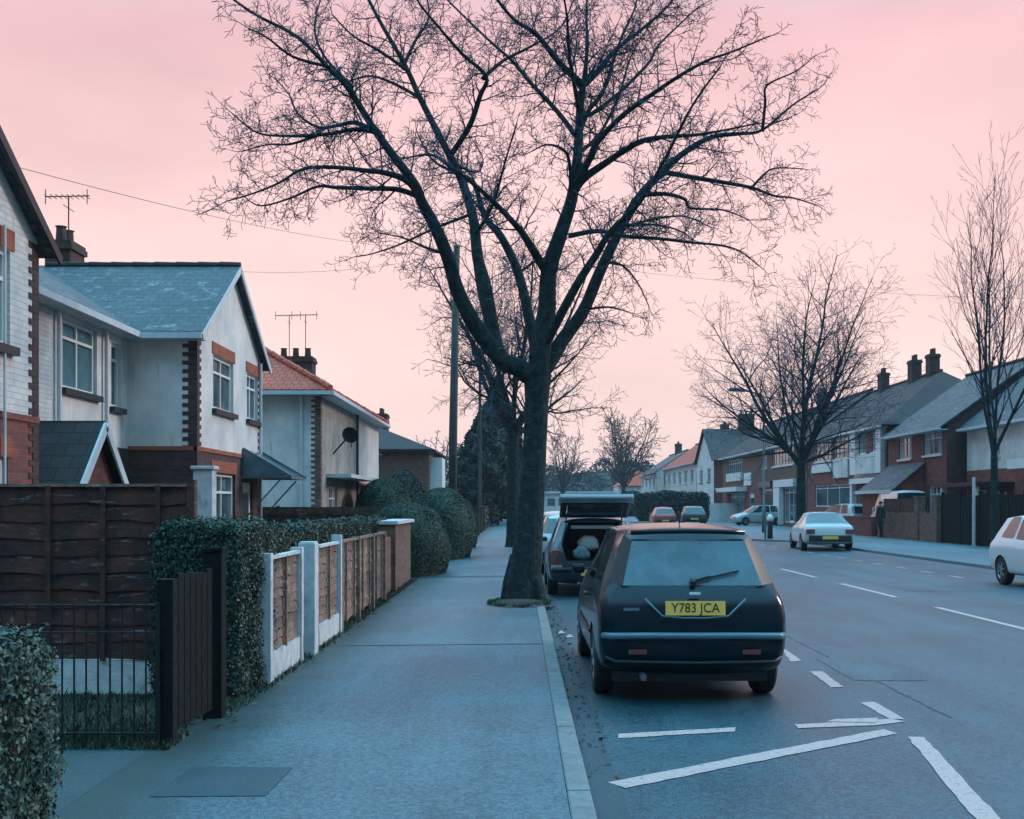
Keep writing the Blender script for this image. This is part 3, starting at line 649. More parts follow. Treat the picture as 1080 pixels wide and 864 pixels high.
bare_tree('roadside_tree', 'low bare tree left of the telegraph pole at the far end of the road', (-9.5, 130, 0), 10.5, 3.0, 4.5, .25, 10, 41, ('barkfar', 'barkfar'), P=dict(levels=3, rmin=.03, seg=[.5, .4, .3, .2], gap=[.55, .5, .4], len=[.55, .5, .5], ang=(25, 60)), incl=(12, 70), gap=.8, group='bare trees at the far end of the road')
# ------------------------------------------------------------------ houses: shared builders
def facade(mb, a, b, z0, z1, ops, mi, band=None, t=.12, flip=False):
    """wall from plan point a to b (outside is on the right-hand side walking a->b unless flip), openings (u0,u1,z0,z1) with reveals"""
    a = Vector((a[0], a[1], 0)); b = Vector((b[0], b[1], 0)); L = (b-a).length; d = (b-a)/L; nrm = Vector((d.y, -d.x, 0))*(-1 if flip else 1)
    us = sorted({0, L}|{u for o in ops for u in o[:2]}); zs = sorted({z0, z1}|{z for o in ops for z in o[2:4]}|({band} if band else set()))
    P = lambda u, z, k=0: tuple(a+d*u+Vector((0, 0, z))-nrm*k)
    for i in range(len(us)-1):
        for j in range(len(zs)-1):
            uc, zc = (us[i]+us[i+1])/2, (zs[j]+zs[j+1])/2
            if any(o[0] < uc < o[1] and o[2] < zc < o[3] for o in ops): continue
            mb.mi = mi[0] if (band and zc < band) else mi[1]
            q = [P(us[i], zs[j]), P(us[i+1], zs[j]), P(us[i+1], zs[j+1]), P(us[i], zs[j+1])]
            mb.quad(*(q[::-1] if flip else q))
    for (u0, u1, y0, y1) in [o[:4] for o in ops]:
        mb.mi = mi[0] if (band and (y0+y1)/2 < band) else mi[1]
        for (p, q) in (((u0, y0), (u1, y0)), ((u1, y0), (u1, y1)), ((u1, y1), (u0, y1)), ((u0, y1), (u0, y0))):
            mb.quad(P(*p), P(*q), P(*q, t), P(*p, t))
    return a, d, nrm
def window(parent, a, d, nrm, o, cols=2, top=.3, frame='white', sill=True, lintel=None, curtain=False, glass='glass', dep=.09):
    u0, u1, z0, z1 = o[:4]; fw = .06; mb = MB()
    def bar(ua, ub, za, zb, k0=dep-.03, k1=dep+.04):
        c = a+d*((ua+ub)/2)+Vector((0, 0, (za+zb)/2))-nrm*((k0+k1)/2); mb.obox(c, d, nrm, (0, 0, 1), abs(ub-ua)/2, abs(k1-k0)/2, abs(zb-za)/2)
    bar(u0, u0+fw, z0, z1); bar(u1-fw, u1, z0, z1); bar(u0+fw, u1-fw, z0, z0+fw); bar(u0+fw, u1-fw, z1-fw, z1)
    zt = z1-(z1-z0)*top
    for i in range(1, cols):
        u = u0+(u1-u0)*i/cols; bar(u-fw*.4, u+fw*.4, z0+fw, z1-fw, dep-.025, dep+.035)
    if top: bar(u0+fw, u1-fw, zt-fw*.4, zt+fw*.4, dep-.028, dep+.03)
    f = mb.build('window', frame, parent)
    g = MB(); k = dep+.015; P = lambda u, z, k=k: tuple(a+d*u+Vector((0, 0, z))-nrm*k)
    g.obox(a+d*((u0+u1)/2)+Vector((0, 0, (z0+z1)/2))-nrm*k, d, nrm, (0, 0, 1), (u1-u0)/2-.02, .004, (z1-z0)/2-.02); g.build('pane', glass, f)
    if curtain:
        c = MB(); 
        for ua, ub in ((u0+.05, u0+(u1-u0)*.28), (u1-(u1-u0)*.28, u1-.05)):
            c = MB(); c.obox(a+d*((ua+ub)/2)+Vector((0, 0, (z0+z1)/2))-nrm*(k-.012), d, nrm, (0, 0, 1), (ub-ua)/2, .002, (z1-z0)/2-.07); c.build('net_curtain', 'curtain', f)
    if sill:
        s = MB(); s.obox(a+d*((u0+u1)/2)+Vector((0, 0, z0-.05))+nrm*.02, d, nrm, (0, 0, 1), (u1-u0)/2+.08, .07, .05); s.build('sill', sill if isinstance(sill, str) else 'darkpl', f)
    if lintel:
        s = MB(); s.obox(a+d*((u0+u1)/2)+Vector((0, 0, z1+.13))+nrm*.004, d, nrm, (0, 0, 1), (u1-u0)/2+.1, .012, .12); s.build('lintel', lintel, f)
    return f
def door(parent, a, d, nrm, o, m='white', glassed=True):
    u0, u1, z0, z1 = o[:4]; mb = MB(); c = a+d*((u0+u1)/2)+Vector((0, 0, (z0+z1)/2))-nrm*.08
    mb.obox(c, d, nrm, (0, 0, 1), (u1-u0)/2-.02, .025, (z1-z0)/2-.01); f = mb.build('door', m, parent)
    if glassed:
        g = MB(); g.obox(c+Vector((0, 0, .35))+nrm*.027, d, nrm, (0, 0, 1), (u1-u0)/2-.18, .004, .45); g.build('pane', 'glass', f)
    return f
def slab(mb, p, th=.07):
    """roof slab from 3-4 points, thickened downwards along its normal"""
    p = [Vector(q) for q in p]; n = (p[1]-p[0]).cross(p[2]-p[0]).normalized()
    if n.z < 0: n = -n
    mb.prism([q-n*th for q in p], n*th)
def chimney(parent, x, y, z0, z1, wx, wy, pots=2, m='dbrick', along='y', name='chimney'):
    mb = MB(); mb.box(x-wx/2, x+wx/2, y-wy/2, y+wy/2, z0, z1-.2); mb.box(x-wx/2-.05, x+wx/2+.05, y-wy/2-.05, y+wy/2+.05, z1-.2, z1-.08); mb.box(x-wx/2-.02, x+wx/2+.02, y-wy/2-.02, y+wy/2+.02, z1-.08, z1)
    c = mb.build(name, m, parent)
    for i in range(pots):
        t = (i+.5)/pots-.5; px_, py_ = (x+t*wx, y) if along == 'x' else (x, y+t*wy)
        MB().tube([(px_, py_, z1-.02), (px_, py_, z1+.3), (px_, py_, z1+.33)], [.12, .1, .13], 10).build('chimney_pot', 'dbrick', c)
    return c
def aerial(label, x, y, z, h=1.4, parent_name='television_aerial'):
    mb = MB(); mb.tube([(x, y, z), (x, y, z+h)], .014, 6); mb.beam((x-.5, y, z+h), (x+.45, y, z+h+.02), .02, .02)
    for k in range(8): mb.beam((x-.45+k*.12, y-.18, z+h), (x-.45+k*.12, y+.18, z+h), .012, .012)
    mb.beam((x, y-.3, z+h-.25), (x, y+.3, z+h-.25), .012, .012); mb.beam((x+.4, y, z+h-.16), (x+.4, y, z+h+.16), .015, .015); mb.beam((x-.5, y, z+h-.16), (x-.5, y, z+h+.16), .015, .015)
    return tag(mb.build(parent_name, 'pole'), label, 'aerial', 'television aerials on the chimneys')
def toothed(mb, x, y, z0, z1, dx, dy, proud=.012):
    """brick quoins turning a corner: long and short courses on both faces. dx, dy: directions into the two walls"""
    z = z0; k = 0
    while z < z1-.05:
        h = .08 if z+.08 <= z1 else z1-z; l = .27 if k % 2 else .16; l2 = .16 if k % 2 else .27
        mb.box(min(x-dx*proud, x+dx*l), max(x-dx*proud, x+dx*l), min(y-dy*proud, y+dy*.06), max(y-dy*proud, y+dy*.06), z, z+h-.004)
        mb.box(min(x-dx*proud, x+dx*.06), max(x-dx*proud, x+dx*.06), min(y+dy*.06, y+dy*l2), max(y+dy*.06, y+dy*l2), z, z+h-.004)
        z += h; k += 1
# ------------------------------------------------------------------ the near semi-detached pair on the left
XW, XR, ZE, ZR, ZB = -6.1, -7.4, 5.05, 6.72, 2.7
GZ = .03
def pair_left():
    yA0, yA1, yM, yB0, yB1 = 9.1, 14.4, 18.0, 21.5, 26.8
    for which in (0, 1):
        wy0, wy1 = ((yA0, yA1), (yB0, yB1))[which]
        h = empty('semi_detached_house', (XW-2, (wy0+wy1)/2, GZ),
                  ('white painted brick house with steep gable at the left edge, nearest to the camera', 'cream rendered house with slate roof and small tiled porch behind the brown fence')[which], 'house', 'semi-detached houses along the left pavement')
        mb = MB(); wall = 'wbrick' if which == 0 else 'render'
        # gable front (faces the street): openings in u measured from the near corner
        if which == 0: gops = [(3.0, 4.52, 3.53, 4.68), (3.1, 4.46, 1.0, 2.2), (.5, 1.9, 3.5, 4.66)]
        else: gops = [(1.15, 2.75, 3.56, 4.64), (3.95, 5.0, 3.56, 4.6), (1.1, 2.9, 1.0, 2.28), (3.55, 4.5, .1, 2.15)]
        # street side: outside is +x; walking +y keeps outside on the right
        A = facade(mb, (XW, wy0), (XW, wy1), GZ, ZE, gops, (0, 1), ZB)
        mb.mi = 1; mb.quad((XW, wy0, ZE), (XW, wy1, ZE), (XW, (wy0+wy1)/2, ZR-.05))
        facade(mb, (-13, wy0), (XW, wy0), GZ, ZE, [], (0, 1), ZB)      # near side
        facade(mb, (XW, wy1), (-13, wy1), GZ, ZE, [], (0, 1), ZB)      # far side
        facade(mb, (-13, wy1), (-13, wy0), GZ, ZE, [], (0, 1), ZB)
        ry0, ry1 = ((yA1, yM), (yM, yB0))[which]
        if which == 0: rops = [(1.2, 2.4, 3.5, 4.6)]
        else: rops = [(.42, 1.92, 3.54, 4.68), (2.62, 3.12, 3.42, 4.6), (.2, 1.6, 1.0, 2.2)]
        B = facade(mb, (XR, ry0), (XR, ry1), GZ, ZE, rops, (0, 1), ZB)
        mb.build('wall', [('brick', 'dbrick')[which], wall], h)
        for o in gops[:3]: window(h, *A, o, 2 if which else 2, .3, lintel='obrick', curtain=which == 0)
        if which: door(h, *A, gops[3], 'white')
        for i, o in enumerate(rops): window(h, *B, o, 2 if o[1]-o[0] > .8 else 1, .26, curtain=False, glass='mist' if i == 0 else 'glass')
        # band course of soldier bricks above the ground floor
        b = MB(); b.box(XW-.05, XW+.02, wy0-.02, wy1+.02, ZB-.03, ZB+.05); b.box(-12, XW, wy0-.02, wy0+.04, ZB-.03, ZB+.05)
        b.build('band_course', ('brick', 'obrick')[which], h)
        qn = MB(); toothed(qn, XW, wy0, GZ+.02, ZE-.1, -1, 1); qn.build('quoin', 'dbrick', h); qn = MB(); toothed(qn, XW, wy1, GZ+.02, ZE-.1, -1, -1); qn.build('quoin', 'dbrick', h)
        # roof: gable wing with ridge at right angles to the street, main roof behind
        r = MB(); ym = (wy0+wy1)/2; ov = .18; sl = (ZR-ZE)/(ym-wy0); e = .28
        slab(r, [(XW+ov, wy0-e, ZE-sl*e), (XW+ov, ym, ZR), (-10.2, ym, ZR), (-10.2, wy0-e, ZE-sl*e)]); slab(r, [(XW+ov, wy1+e, ZE-sl*e), (XW+ov, ym, ZR), (-10.2, ym, ZR), (-10.2, wy1+e, ZE-sl*e)])
        s2 = (ZR-ZE)/(10.2+XR); m0, m1 = (wy0, yM) if which == 0 else (yM, wy1)
        slab(r, [(XR+e, m0, ZE-s2*e), (XR+e, m1, ZE-s2*e), (-10.2, m1, ZR+.003), (-10.2, m0, ZR+.003)] if which == 0 else [(XR+e, m0+.01, ZE-s2*e), (XR+e, wy0+.1, ZE-s2*e), (-10.2, m1, ZR+.003), (-10.2, m0+.01, ZR+.003)])
        slab(r, [(-13.2, m0, ZE), (-13.2, m1, ZE), (-10.2, m1, ZR+.002), (-10.2, m0, ZR+.002)])
        ro = r.build('roof', 'slate', h)
        rt = MB()
        for k in range(9): rt.tube([(XW+ov-k*.46, ym, ZR+.0), (XW+ov-(k+1)*.46+.015, ym, ZR+.008)], [.07, .075], 8)
        rt.build('ridge_tile', 'dslate', ro)
        # verge boards and gutters
        v = MB()
        for (y0_, s_) in ((wy0, -1), (wy1, 1)):
            v.beam((XW+ov+.005, y0_+s_*e, ZE-sl*e-.09), (XW+ov+.005, ym, ZR-.09), .03, .12)
        v.build('verge_board', 'darkpl' if which == 0 else 'gutter', ro)
        g = MB()
        g.box(-11, XW+ov, wy0-e-.07, wy0-e+.05, ZE-sl*e-.13, ZE-sl*e-.02); g.box(-11, XW+ov, wy0-e+.05, wy0-.0, ZE-sl*e-.14, ZE-sl*e-.11); g.build('gutter', 'gutter', h); g = MB()
        a0, a1 = (wy1+.1, yM) if which == 0 else (yM, wy0-.34)
        g.box(XR+e-.05, XR+e+.07, a0, a1, ZE-s2*e-.13, ZE-s2*e-.02); g.box(XR, XR+e-.05, a0, a1, ZE-s2*e-.14, ZE-s2*e-.11)
        g.build('gutter', 'gutter', h)
        for (px_, py_, r_) in ([(XW+.06, wy1-1.05, .018)] if not which else [(XW+.06, wy1-.25, .035), (XR+.07, 18.12, .04), (XR+.07, 20.2, .04)]):
            MB().tube([(px_, py_, ZE-.12), (px_, py_, GZ)], r_, 8).build('drain_pipe', 'gutter', h)
        if which:
            # tiled gable porch
            p = MB(); py0, py1, pz, pr = 15.75, 17.45, 2.0, 2.87; pm = (py0+py1)/2; x1 = -6.05
            slab(p, [(x1, py0-.12, pz-.1), (x1, pm, pr), (XR+.01, pm, pr), (XR+.01, py0-.12, pz-.1)], .06); slab(p, [(x1, py1+.12, pz-.1), (x1, pm, pr), (XR+.01, pm, pr), (XR+.01, py1+.12, pz-.1)], .06)
            pp = p.build('porch_roof', 'dslate', h)
            q = MB(); q.beam((x1+.02, py0-.14, pz-.2), (x1+.02, pm, pr-.08), .035, .14); q.beam((x1+.02, py1+.14, pz-.2), (x1+.02, pm, pr-.08), .035, .14); q.box(x1, x1+.06, py1+.02, py1+.2, pz-.3, pz-.1)
            q.box(XR+.02, x1, py0-.18, py0-.12, pz-.22, pz-.1); q.build('bargeboard', 'white', pp)
            q = MB(); q.quad((x1-.14, py0+.05, pz-.05), (x1-.14, py1-.05, pz-.05), (x1-.14, pm, pr-.16)); q.build('porch_gable', 'brick', pp, recalc=False)
            q = MB(); q.box(XR+.01, x1-.1, py0, py0+.1, GZ, pz-.06); q.box(XR+.01, x1-.1, py1-.1, py1, GZ, pz-.06); q.box(x1-.2, x1-.1, py0+.1, py0+.45, GZ, pz-.06); q.build('porch_wall', 'brick', h)
            q = MB(); q.box(x1-.2, x1-.13, py0+.46, py1-.12, GZ, pz-.08); q.build('porch_door', 'mist', h)
            # glass lean-to canopy over the door
            c0, c1 = 25.0, 26.75; c = MB(); slab(c, [(XW+.01, c0, 2.86), (XW+.01, c1, 2.86), (XW+1.05, c1, 2.24), (XW+1.05, c0, 2.24)], .02); cc = c.build('door_canopy', 'mist', h)
            c = MB(); c.prism([(XW+.012, c0-.01, 2.84), (XW+.012, c0-.01, 2.24), (XW+1.03, c0-.01, 2.24)], (0, .02, 0)); c.build('side_pane', 'mist', cc)
            c = MB(); 
            for yy in (c0, c1): c.beam((XW+.02, yy, 2.88), (XW+1.08, yy, 2.26), .035, .05); c.beam((XW+.03, yy, 1.3), (XW+.85, yy, 2.2), .03, .03); c.beam((XW+.02, yy, 2.24), (XW+1.06, yy, 2.24), .03, .04)
            c.beam((XW+1.06, c0, 2.24), (XW+1.06, c1, 2.24), .05, .05); c.build('canopy_frame', 'metalgrey', cc)
            chimney(h, -9.95, 24.9, 5.9, 7.35, .55, .8, 2)
        relocate(h)
pair_left()
aerial('television aerial on the chimney of the cream house with the slate roof', -9.75, 24.6, 7.2, 1.1)
# ------------------------------------------------------------------ red-tiled house
def house3():
    X, y0, y1, zb, ze, zr, xb = -5.76, 32.9, 46.5, 2.6, 5.0, 7.25, -13
    h = empty('hipped_house', ((X+xb)/2, (y0+y1)/2, GZ), 'pale rendered house with red tiled hipped roof, beyond the slate roofed pair', 'house', 'semi-detached houses along the left pavement')
    mb = MB()
    ops = [(.7, 3.0, 3.55, 4.75), (9.5, 11.6, 3.4, 4.6), (1.2, 2.6, 1.0, 2.25), (9.8, 11.6, 1.0, 2.2)]
    ops = ops[1:]
    facade(mb, (xb, y0), (X, y0), GZ, ze, [], (0, 0)); A = facade(mb, (X, y0), (X, y0+7), GZ, ze, [(1.5, 3.0, .95, 2.2)], (1, 1), None)
    facade(mb, (X, y0+7), (X, y1), GZ, ze, [], (2, 2)); facade(mb, (X, y1), (xb, y1), GZ, ze, [], (2, 2)); facade(mb, (xb, y1), (xb, y0), GZ, ze, [], (2, 2))
    mb.build('wall', ['render', 'roughcast', 'render'], h)
    window(h, *A, (1.5, 3.0, .95, 2.2), 2, .3, curtain=True)
    q = MB(); toothed(q, X, y0, GZ+.02, ze-.1, -1, 1); q.build('quoin', 'bbrick', h)
    e = .35; hd = 3.6; xm = (X+xb)/2; r = MB(); c = [(X+e, y0-e), (X+e, y1+e), (xb-e, y1+e), (xb-e, y0-e)]; za = ze-.05
    p = [(x, y, za) for x, y in c]; r1 = (xm, y0+hd, zr); r2 = (xm, y1-hd, zr)
    slab(r, [p[3], p[0], r1]); slab(r, [p[0], p[1], r2, r1]); slab(r, [p[1], p[2], r2]); slab(r, [p[2], p[3], r1, r2]); ro = r.build('roof', 'rtile', h)
    t = MB()
    for (a, b) in ((p[0], r1), (p[1], r2), (r1, r2), (p[3], r1)):
        a = Vector(a)+Vector((0, 0, .04)); b = Vector(b)+Vector((0, 0, .04)); n = int((b-a).length/.45)
        for k in range(n): t.tube([a.lerp(b, k/n), a.lerp(b, (k+.96)/n)+Vector((0, 0, .015))], [.09, .1], 8)
    t.build('ridge_tile', 'rtile', ro)
    g = MB(); g.box(X+e-.02, X+e+.1, y0-e, y1+e, za-.16, za-.05); g.box(xb, X+e-.02, y0-e-.1, y0-e+.02, za-.16, za-.05); g.box(X, X+e-.02, y0, y1, za-.17, za-.13); g.box(xb, X, y0-e+.02, y0, za-.17, za-.13)
    g.build('gutter', 'gutter', h); g = MB(); g.tube([(X-.55, y0-.07, za-.1), (X-.55, y0-.07, GZ)], .05, 8); g.build('drain_pipe', 'gutter', h)
    g = MB(); g.tube([(X+.07, y0+7, za-.1), (X+.07, y0+7, GZ)], .05, 8); g.build('drain_pipe', 'darkpl', h)
    b = MB(); b.box(X+.005, X+.75, y0+1.0, y0+7.4, 2.45, 2.56); b.build('bay_roof', 'gutter', h)
    b = MB(); slab(b, [(X+.01, y0+7.8, 2.45), (X+.01, y0+10.2, 2.45), (X+1.2, y0+10.2, 1.95), (X+1.2, y0+7.8, 1.95)], .06); b.build('porch_roof', 'rtile', h)
    b = MB(); b.box(X+.01, X+1.0, y0+7.9, y0+10.0, GZ, 1.98); b.build('porch', 'white', h)
    chimney(h, xm+1.3, y0+8.2, 6.0, 6.95, 1.3, .8, 3, along='x')
    relocate(h)
    d = MB(); K = 14; c = Vector((X+.5, y0+2.4, 3.8)); nrm = Vector((.45, -.88, .2)).normalized(); u = nrm.cross(Vector((0, 0, 1))).normalized(); v = nrm.cross(u)
    rg = [[c-nrm*(.10*(1-s*s))+(u*math.cos(2*math.pi*j/K)+v*math.sin(2*math.pi*j/K))*.26*s for j in range(K)] for s in (.05, .4, .75, 1)]
    for a, b in zip(rg, rg[1:]):
        for j in range(K): d.quad(a[j], a[(j+1) % K], b[(j+1) % K], b[j])
    d.beam(c-nrm*.1, (X, y0+2.2, 3.2), .04, .04); d.beam(c-v*-.4, c+nrm*.4, .02, .02); tag(d.build('satellite_dish', 'matblack', recalc=False), 'dark satellite dish on the front of the red roofed house', 'satellite dish')
house3()
aerial('left television aerial above the red tiled roof', -8.3, 41.0, 6.9, 1.55)
aerial('right television aerial, the tall one, above the red tiled roof', -7.75, 41.2, 6.9, 1.6)
def house4(name, label, X, y0, y1, ze, zr, xb, wm, rm, group):
    h = empty(name, ((X+xb)/2, (y0+y1)/2, GZ), label, 'house', group); mb = MB()
    facade(mb, (xb, y0), (X, y0), GZ, ze, [], (0, 0)); ops = [(1, 2.6, 1, 2.2), (4.4, 6, 1, 2.2), (1, 2.6, 3.1, 4.2), (4.4, 6, 3.1, 4.2)]
    A = facade(mb, (X, y0), (X, y1), GZ, ze, ops, (0, 0)); facade(mb, (X, y1), (xb, y1), GZ, ze, [], (0, 0)); facade(mb, (xb, y1), (xb, y0), GZ, ze, [], (0, 0)); mb.build('wall', [wm], h)
    for o in ops: window(h, *A, o, 2)
    e = .3; r = MB(); c = [(X+e, y0-e), (X+e, y1+e), (xb-e, y1+e), (xb-e, y0-e)]; p = [(x, y, ze) for x, y in c]; xm = (X+xb)/2; hd = 3; r1 = (xm, y0+hd, zr); r2 = (xm, y1-hd, zr)
    slab(r, [p[3], p[0], r1]); slab(r, [p[0], p[1], r2, r1]); slab(r, [p[1], p[2], r2]); slab(r, [p[2], p[3], r1, r2]); r.build('roof', rm, h)
    b = MB(); b.box(X+.01, X+.7, y0+.6, y0+3.2, GZ, 4.3); b.build('bay_window', 'white', h)
    g = MB(); g.box(X+e-.02, X+e+.1, y0-e, y1+e, ze-.12, ze-.03); g.box(xb, X+e-.02, y0-e-.1, y0-e, ze-.12, ze-.03); g.build('gutter', 'darkpl', h)
    chimney(h, xm+.3, y0+4.2, zr-1, zr+.75, .7, 1.3, 2); relocate(h)
house4('semi_detached_house', 'brown brick house with dark hipped roof left of the telegraph pole', -5.1, 64, 76, 4.75, 6.3, -12, 'bbrick', 'dslate', 'semi-detached houses along the left pavement')
house4('semi_detached_house', 'low brick house half hidden between the red roofed house and the brown brick house', -7.6, 50, 59, 4.3, 6.0, -13, 'brick', 'rtile', 'semi-detached houses along the left pavement')

# ------------------------------------------------------------------ gates, fences and hedges on the left
def iron_gate():
    y = 7.55; x0, x1 = -3.75, -2.40
    g = empty('iron_gate', ((x0+x1)/2, y, .04), 'black iron railing gate with thin upright bars, left of the dark wooden gate', 'gate')
    f = MB(); f.beam((x0, y, .98), (x1, y, .98), .03, .012); f.beam((x0, y, .13), (x1, y, .13), .03, .012); f.beam((x0, y, .80), (x1, y, .80), .02, .01); f.box(x0-.015, x0+.015, y-.015, y+.015, .05, 1.0); f.box(x1-.015, x1+.015, y-.015, y+.015, .05, 1.0); f.build('frame', 'iron', g)
    n = 17
    for k in range(1, n): MB().tube([(x0+(x1-x0)*k/n, y, .05), (x0+(x1-x0)*k/n, y, 1.0)], .0065, 6).build('bar', 'iron', g)
    relocate(g)
iron_gate()
def wood_gate():
    g = empty('wooden_gate', (-2.34, 8.1, .04), 'dark weathered timber gate standing beside the tall square hedge', 'gate')
    a = Vector((-2.36, 7.62, 0)); b = Vector((-2.31, 8.62, 0)); d = (b-a).normalized()
    MB().box(a.x-.055, a.x+.055, a.y-.055, a.y+.055, .0, 1.15).build('post', 'wooddark', g)
    p = MB(); p.box(b.x-.07, b.x+.07, b.y-.07, b.y+.07, .0, 1.30); p.obox((b.x, b.y, 1.31), (1, 0, .1), (0, 1, 0), (-.1, 0, 1), .08, .08, .012); p.build('post', 'wooddark', g)
    for k in range(7):
        u = .09+k*.122; c = a+d*u; h = 1.02+.12*math.sin(k*1.3)*.3+(.05 if k in (3, 4) else 0); m = MB(); m.obox((c.x+.01, c.y, .12+h/2), d, (1, 0, 0), (0, 0, 1), .054, .011, h/2); m.build('board', 'wooddark', g)
    for z in (.35, .95): MB().beam(a+Vector((-.03, 0, z)), b+Vector((-.03, 0, z)), .03, .08).build('rail', 'wooddark', g)
    relocate(g)
wood_gate()
def lap_panel(x0, x1, y0, y1, z0, z1, parent, m, rows, side, battens=3, seed=1):
    """overlapping wavy-edged boards on a plan line; side: unit vector of the seen face"""
    r = random.Random(seed); a = Vector((x0, y0, 0)); b = Vector((x1, y1, 0)); L = (b-a).length; d = (b-a)/L; n = Vector((side[0], side[1], 0)); mb = MB(); hh = (z1-z0)/rows
    for k in range(rows):
        za = z0+k*hh; zb = za+hh*1.16; N_ = max(2, int(L/.16)); ph = r.uniform(0, 9); base = len(mb.v)
        for i in range(N_+1):
            u = L*i/N_; wv = .010*math.sin(u*5+ph)+.007*math.sin(u*13+ph*2)+r.uniform(-.003, .003)
            p = a+d*u; o1 = .022+.004*math.sin(u*3+ph)
            for (zz, off) in ((za+wv, o1), (zb, .006), (zb, -.004), (za+wv, o1-.012)): mb.v.append(tuple(p+n*off+Vector((0, 0, zz))))
        for i in range(N_):
            for j in range(4):
                A_ = base+i*4+j; B_ = base+i*4+(j+1) % 4; mb.f.append((A_, B_, B_+4, A_+4)); mb.m.append(0)
        mb.f.append(tuple(base+j for j in range(4))); mb.f.append(tuple(base+N_*4+j for j in range(4))); mb.m += [0, 0]
    p = mb.build('panel', m, parent)
    for k in range(battens):
        u = L*(k+.5)/battens if battens > 1 else L/2
        MB().obox(a+d*u+n*.042+Vector((0, 0, (z0+z1)/2)), d, n, (0, 0, 1), .021, .012, (z1-z0)/2+.01).build('batten', m, p)
    for zz in (z0, z1): pass
    return p
def tall_fence():
    f = empty('lap_fence', (-5.3, 9.7, .03), 'tall dark brown overlapping board fence above a white gravel board at the left', 'fence')
    for i, (xa, xb) in enumerate(((-4.70, -2.84), (-6.62, -4.76))):
        lap_panel(xa, xb, 9.7, 9.7, .33, 1.80, f, 'board', 10, (0, -1), 4, seed=i+4)
        MB().box(xa, xb, 9.69, 9.74, .02, .325).build('gravel_board', 'conc', f)
        c = MB(); c.box(xa-.01, xb+.01, 9.66, 9.75, 1.80, 1.825); c.build('capping', 'boardp', f)
    for x in (-4.73, -2.80): MB().box(x-.035, x+.035, 9.675, 9.76, .02, 1.86).build('post', 'board', f)
    relocate(f)
tall_fence()
m = MB(); m.box(-4.42, -4.16, 15.4, 15.62, .02, 2.12); m.box(-4.45, -4.13, 15.37, 15.65, 2.12, 2.17); tag(m.build('gate_post', 'conc', bevel=.01), 'tall pale square post behind the brown fence, beside the ground floor window', 'post')
hedge_box('hedge', 'tall square trimmed hedge behind the dark wooden gate', -3.04, -2.30, 9.35, 10.75, .04, 1.50, 9500, .013, rough=.05, faces='xXyYZ')
hedge_box('hedge', 'leafy hedge at the bottom left corner, nearest to the camera', -3.6, -2.10, 3.4, 5.25, .04, 1.09, 8500, .0125, 'leafD', faces='XYZy', rough=.06, rounded=.2)
hedge_box('hedge', 'long low hedge running behind the white posted fences', -3.15, -2.62, 10.9, 22.5, .04, 1.40, 3600, .016, rough=.05, faces='XyZ', rounded=.1)
FX = -2.29
def py_y(px): return (-FX)*F/(VX-px)
def road_fence(label, panels, m, posts, pm, z0, z1, gb=None, battens=2, seed=3, rows=8, ph=None, grp='fences along the left pavement'):
    f = empty('lap_fence', (FX, panels[0][0], .04), label, 'fence', grp)
    for i, (a, b) in enumerate(panels):
        lap_panel(FX, FX, a, b, z0, z1, f, m, rows, (1, 0), battens, seed+i)
        MB().box(FX-.02, FX+.05, a, b, z1, z1+.03).build('capping', m if not gb else 'conc', f)
        if gb: MB().box(FX-.02, FX+.045, a, b, .03, z0-.004).build('gravel_board', 'conc', f)
    for y in posts:
        m_ = MB(); w_ = .055; m_.box(FX-w_, FX+w_+.01, y-.05, y+.05, .02, ph or z1+.06); m_.build('post', pm, f)
    relocate(f)
road_fence('first fence panel, brown boards between white concrete posts next to the tall square hedge', [(10.28, 11.62)], 'boardp', [10.22, 11.68], 'conc', .30, 1.15, True, 1, 11, 9)
m = MB(); m.box(-2.36, -2.18, 12.12, 12.34, .02, 1.235); m.box(-2.35, -2.19, 12.13, 12.33, 1.235, 1.25); tag(m.build('gate_post', 'conc', bevel=.012), 'thick white gatepost standing between two brown fence panels', 'post')
road_fence('second fence panel, brown boards just beyond the thick white gatepost', [(12.75, 14.15)], 'boardp', [14.22], 'conc', .30, 1.16, True, 1, 15, 9, ph=1.27)
road_fence('weathered brown board fence between the second white posted panel and the brick pier', [(14.4, 15.85), (15.95, 17.4), (17.5, 18.9)], 'boardp', [14.34, 15.9, 17.45, 18.95], 'boardp', .14, 1.16, None, 2, 21, 8, ph=1.2)
def brick_pier():
    f = empty('brick_wall', (FX-.1, 22, .04), 'brown brick boundary wall and pier with pale coping beside the round bushes', 'wall')
    MB().box(FX-.36, FX+.0, 21.0, 21.36, .02, 1.28).build('pier', 'bbrick', f); MB().box(FX-.36, FX-.03, 21.37, 24.2, .02, 1.26).build('pier', 'bbrick', f)
    m = MB(); m.box(FX-.42, FX+.05, 20.95, 24.25, 1.28, 1.34); m.build('coping', 'conc', f)
    m = MB(); m.box(FX-.3, FX-.08, 19.1, 20.99, .02, 1.05); m.build('low_wall', 'bbrick', f); relocate(f)
brick_pier()
m = MB(); m.box(-2.95, -2.82, 15.2, 19.6, .03, 1.28); m.box(-2.98, -2.79, 15.2, 19.6, 1.28, 1.32); tag(m.build('garden_wall', 'brick'), 'red brick garden wall showing just above the weathered board fence', 'wall')
def divide_fence(label, x0, x1, y, z1, m='board', n=3):
    f = empty('garden_fence', ((x0+x1)/2, y, .03), label, 'fence'); L = (x1-x0)/n
    for k in range(n):
        lap_panel(x0+k*L+.05, x0+(k+1)*L-.05, y, y, .1, z1, f, m, 9, (0, -1), 2, 40+k)
    for k in range(n+1): MB().box(x0+k*L-.045, x0+k*L+.045, y-.045, y+.045, .02, z1+.05).build('post', m, f)
    relocate(f)
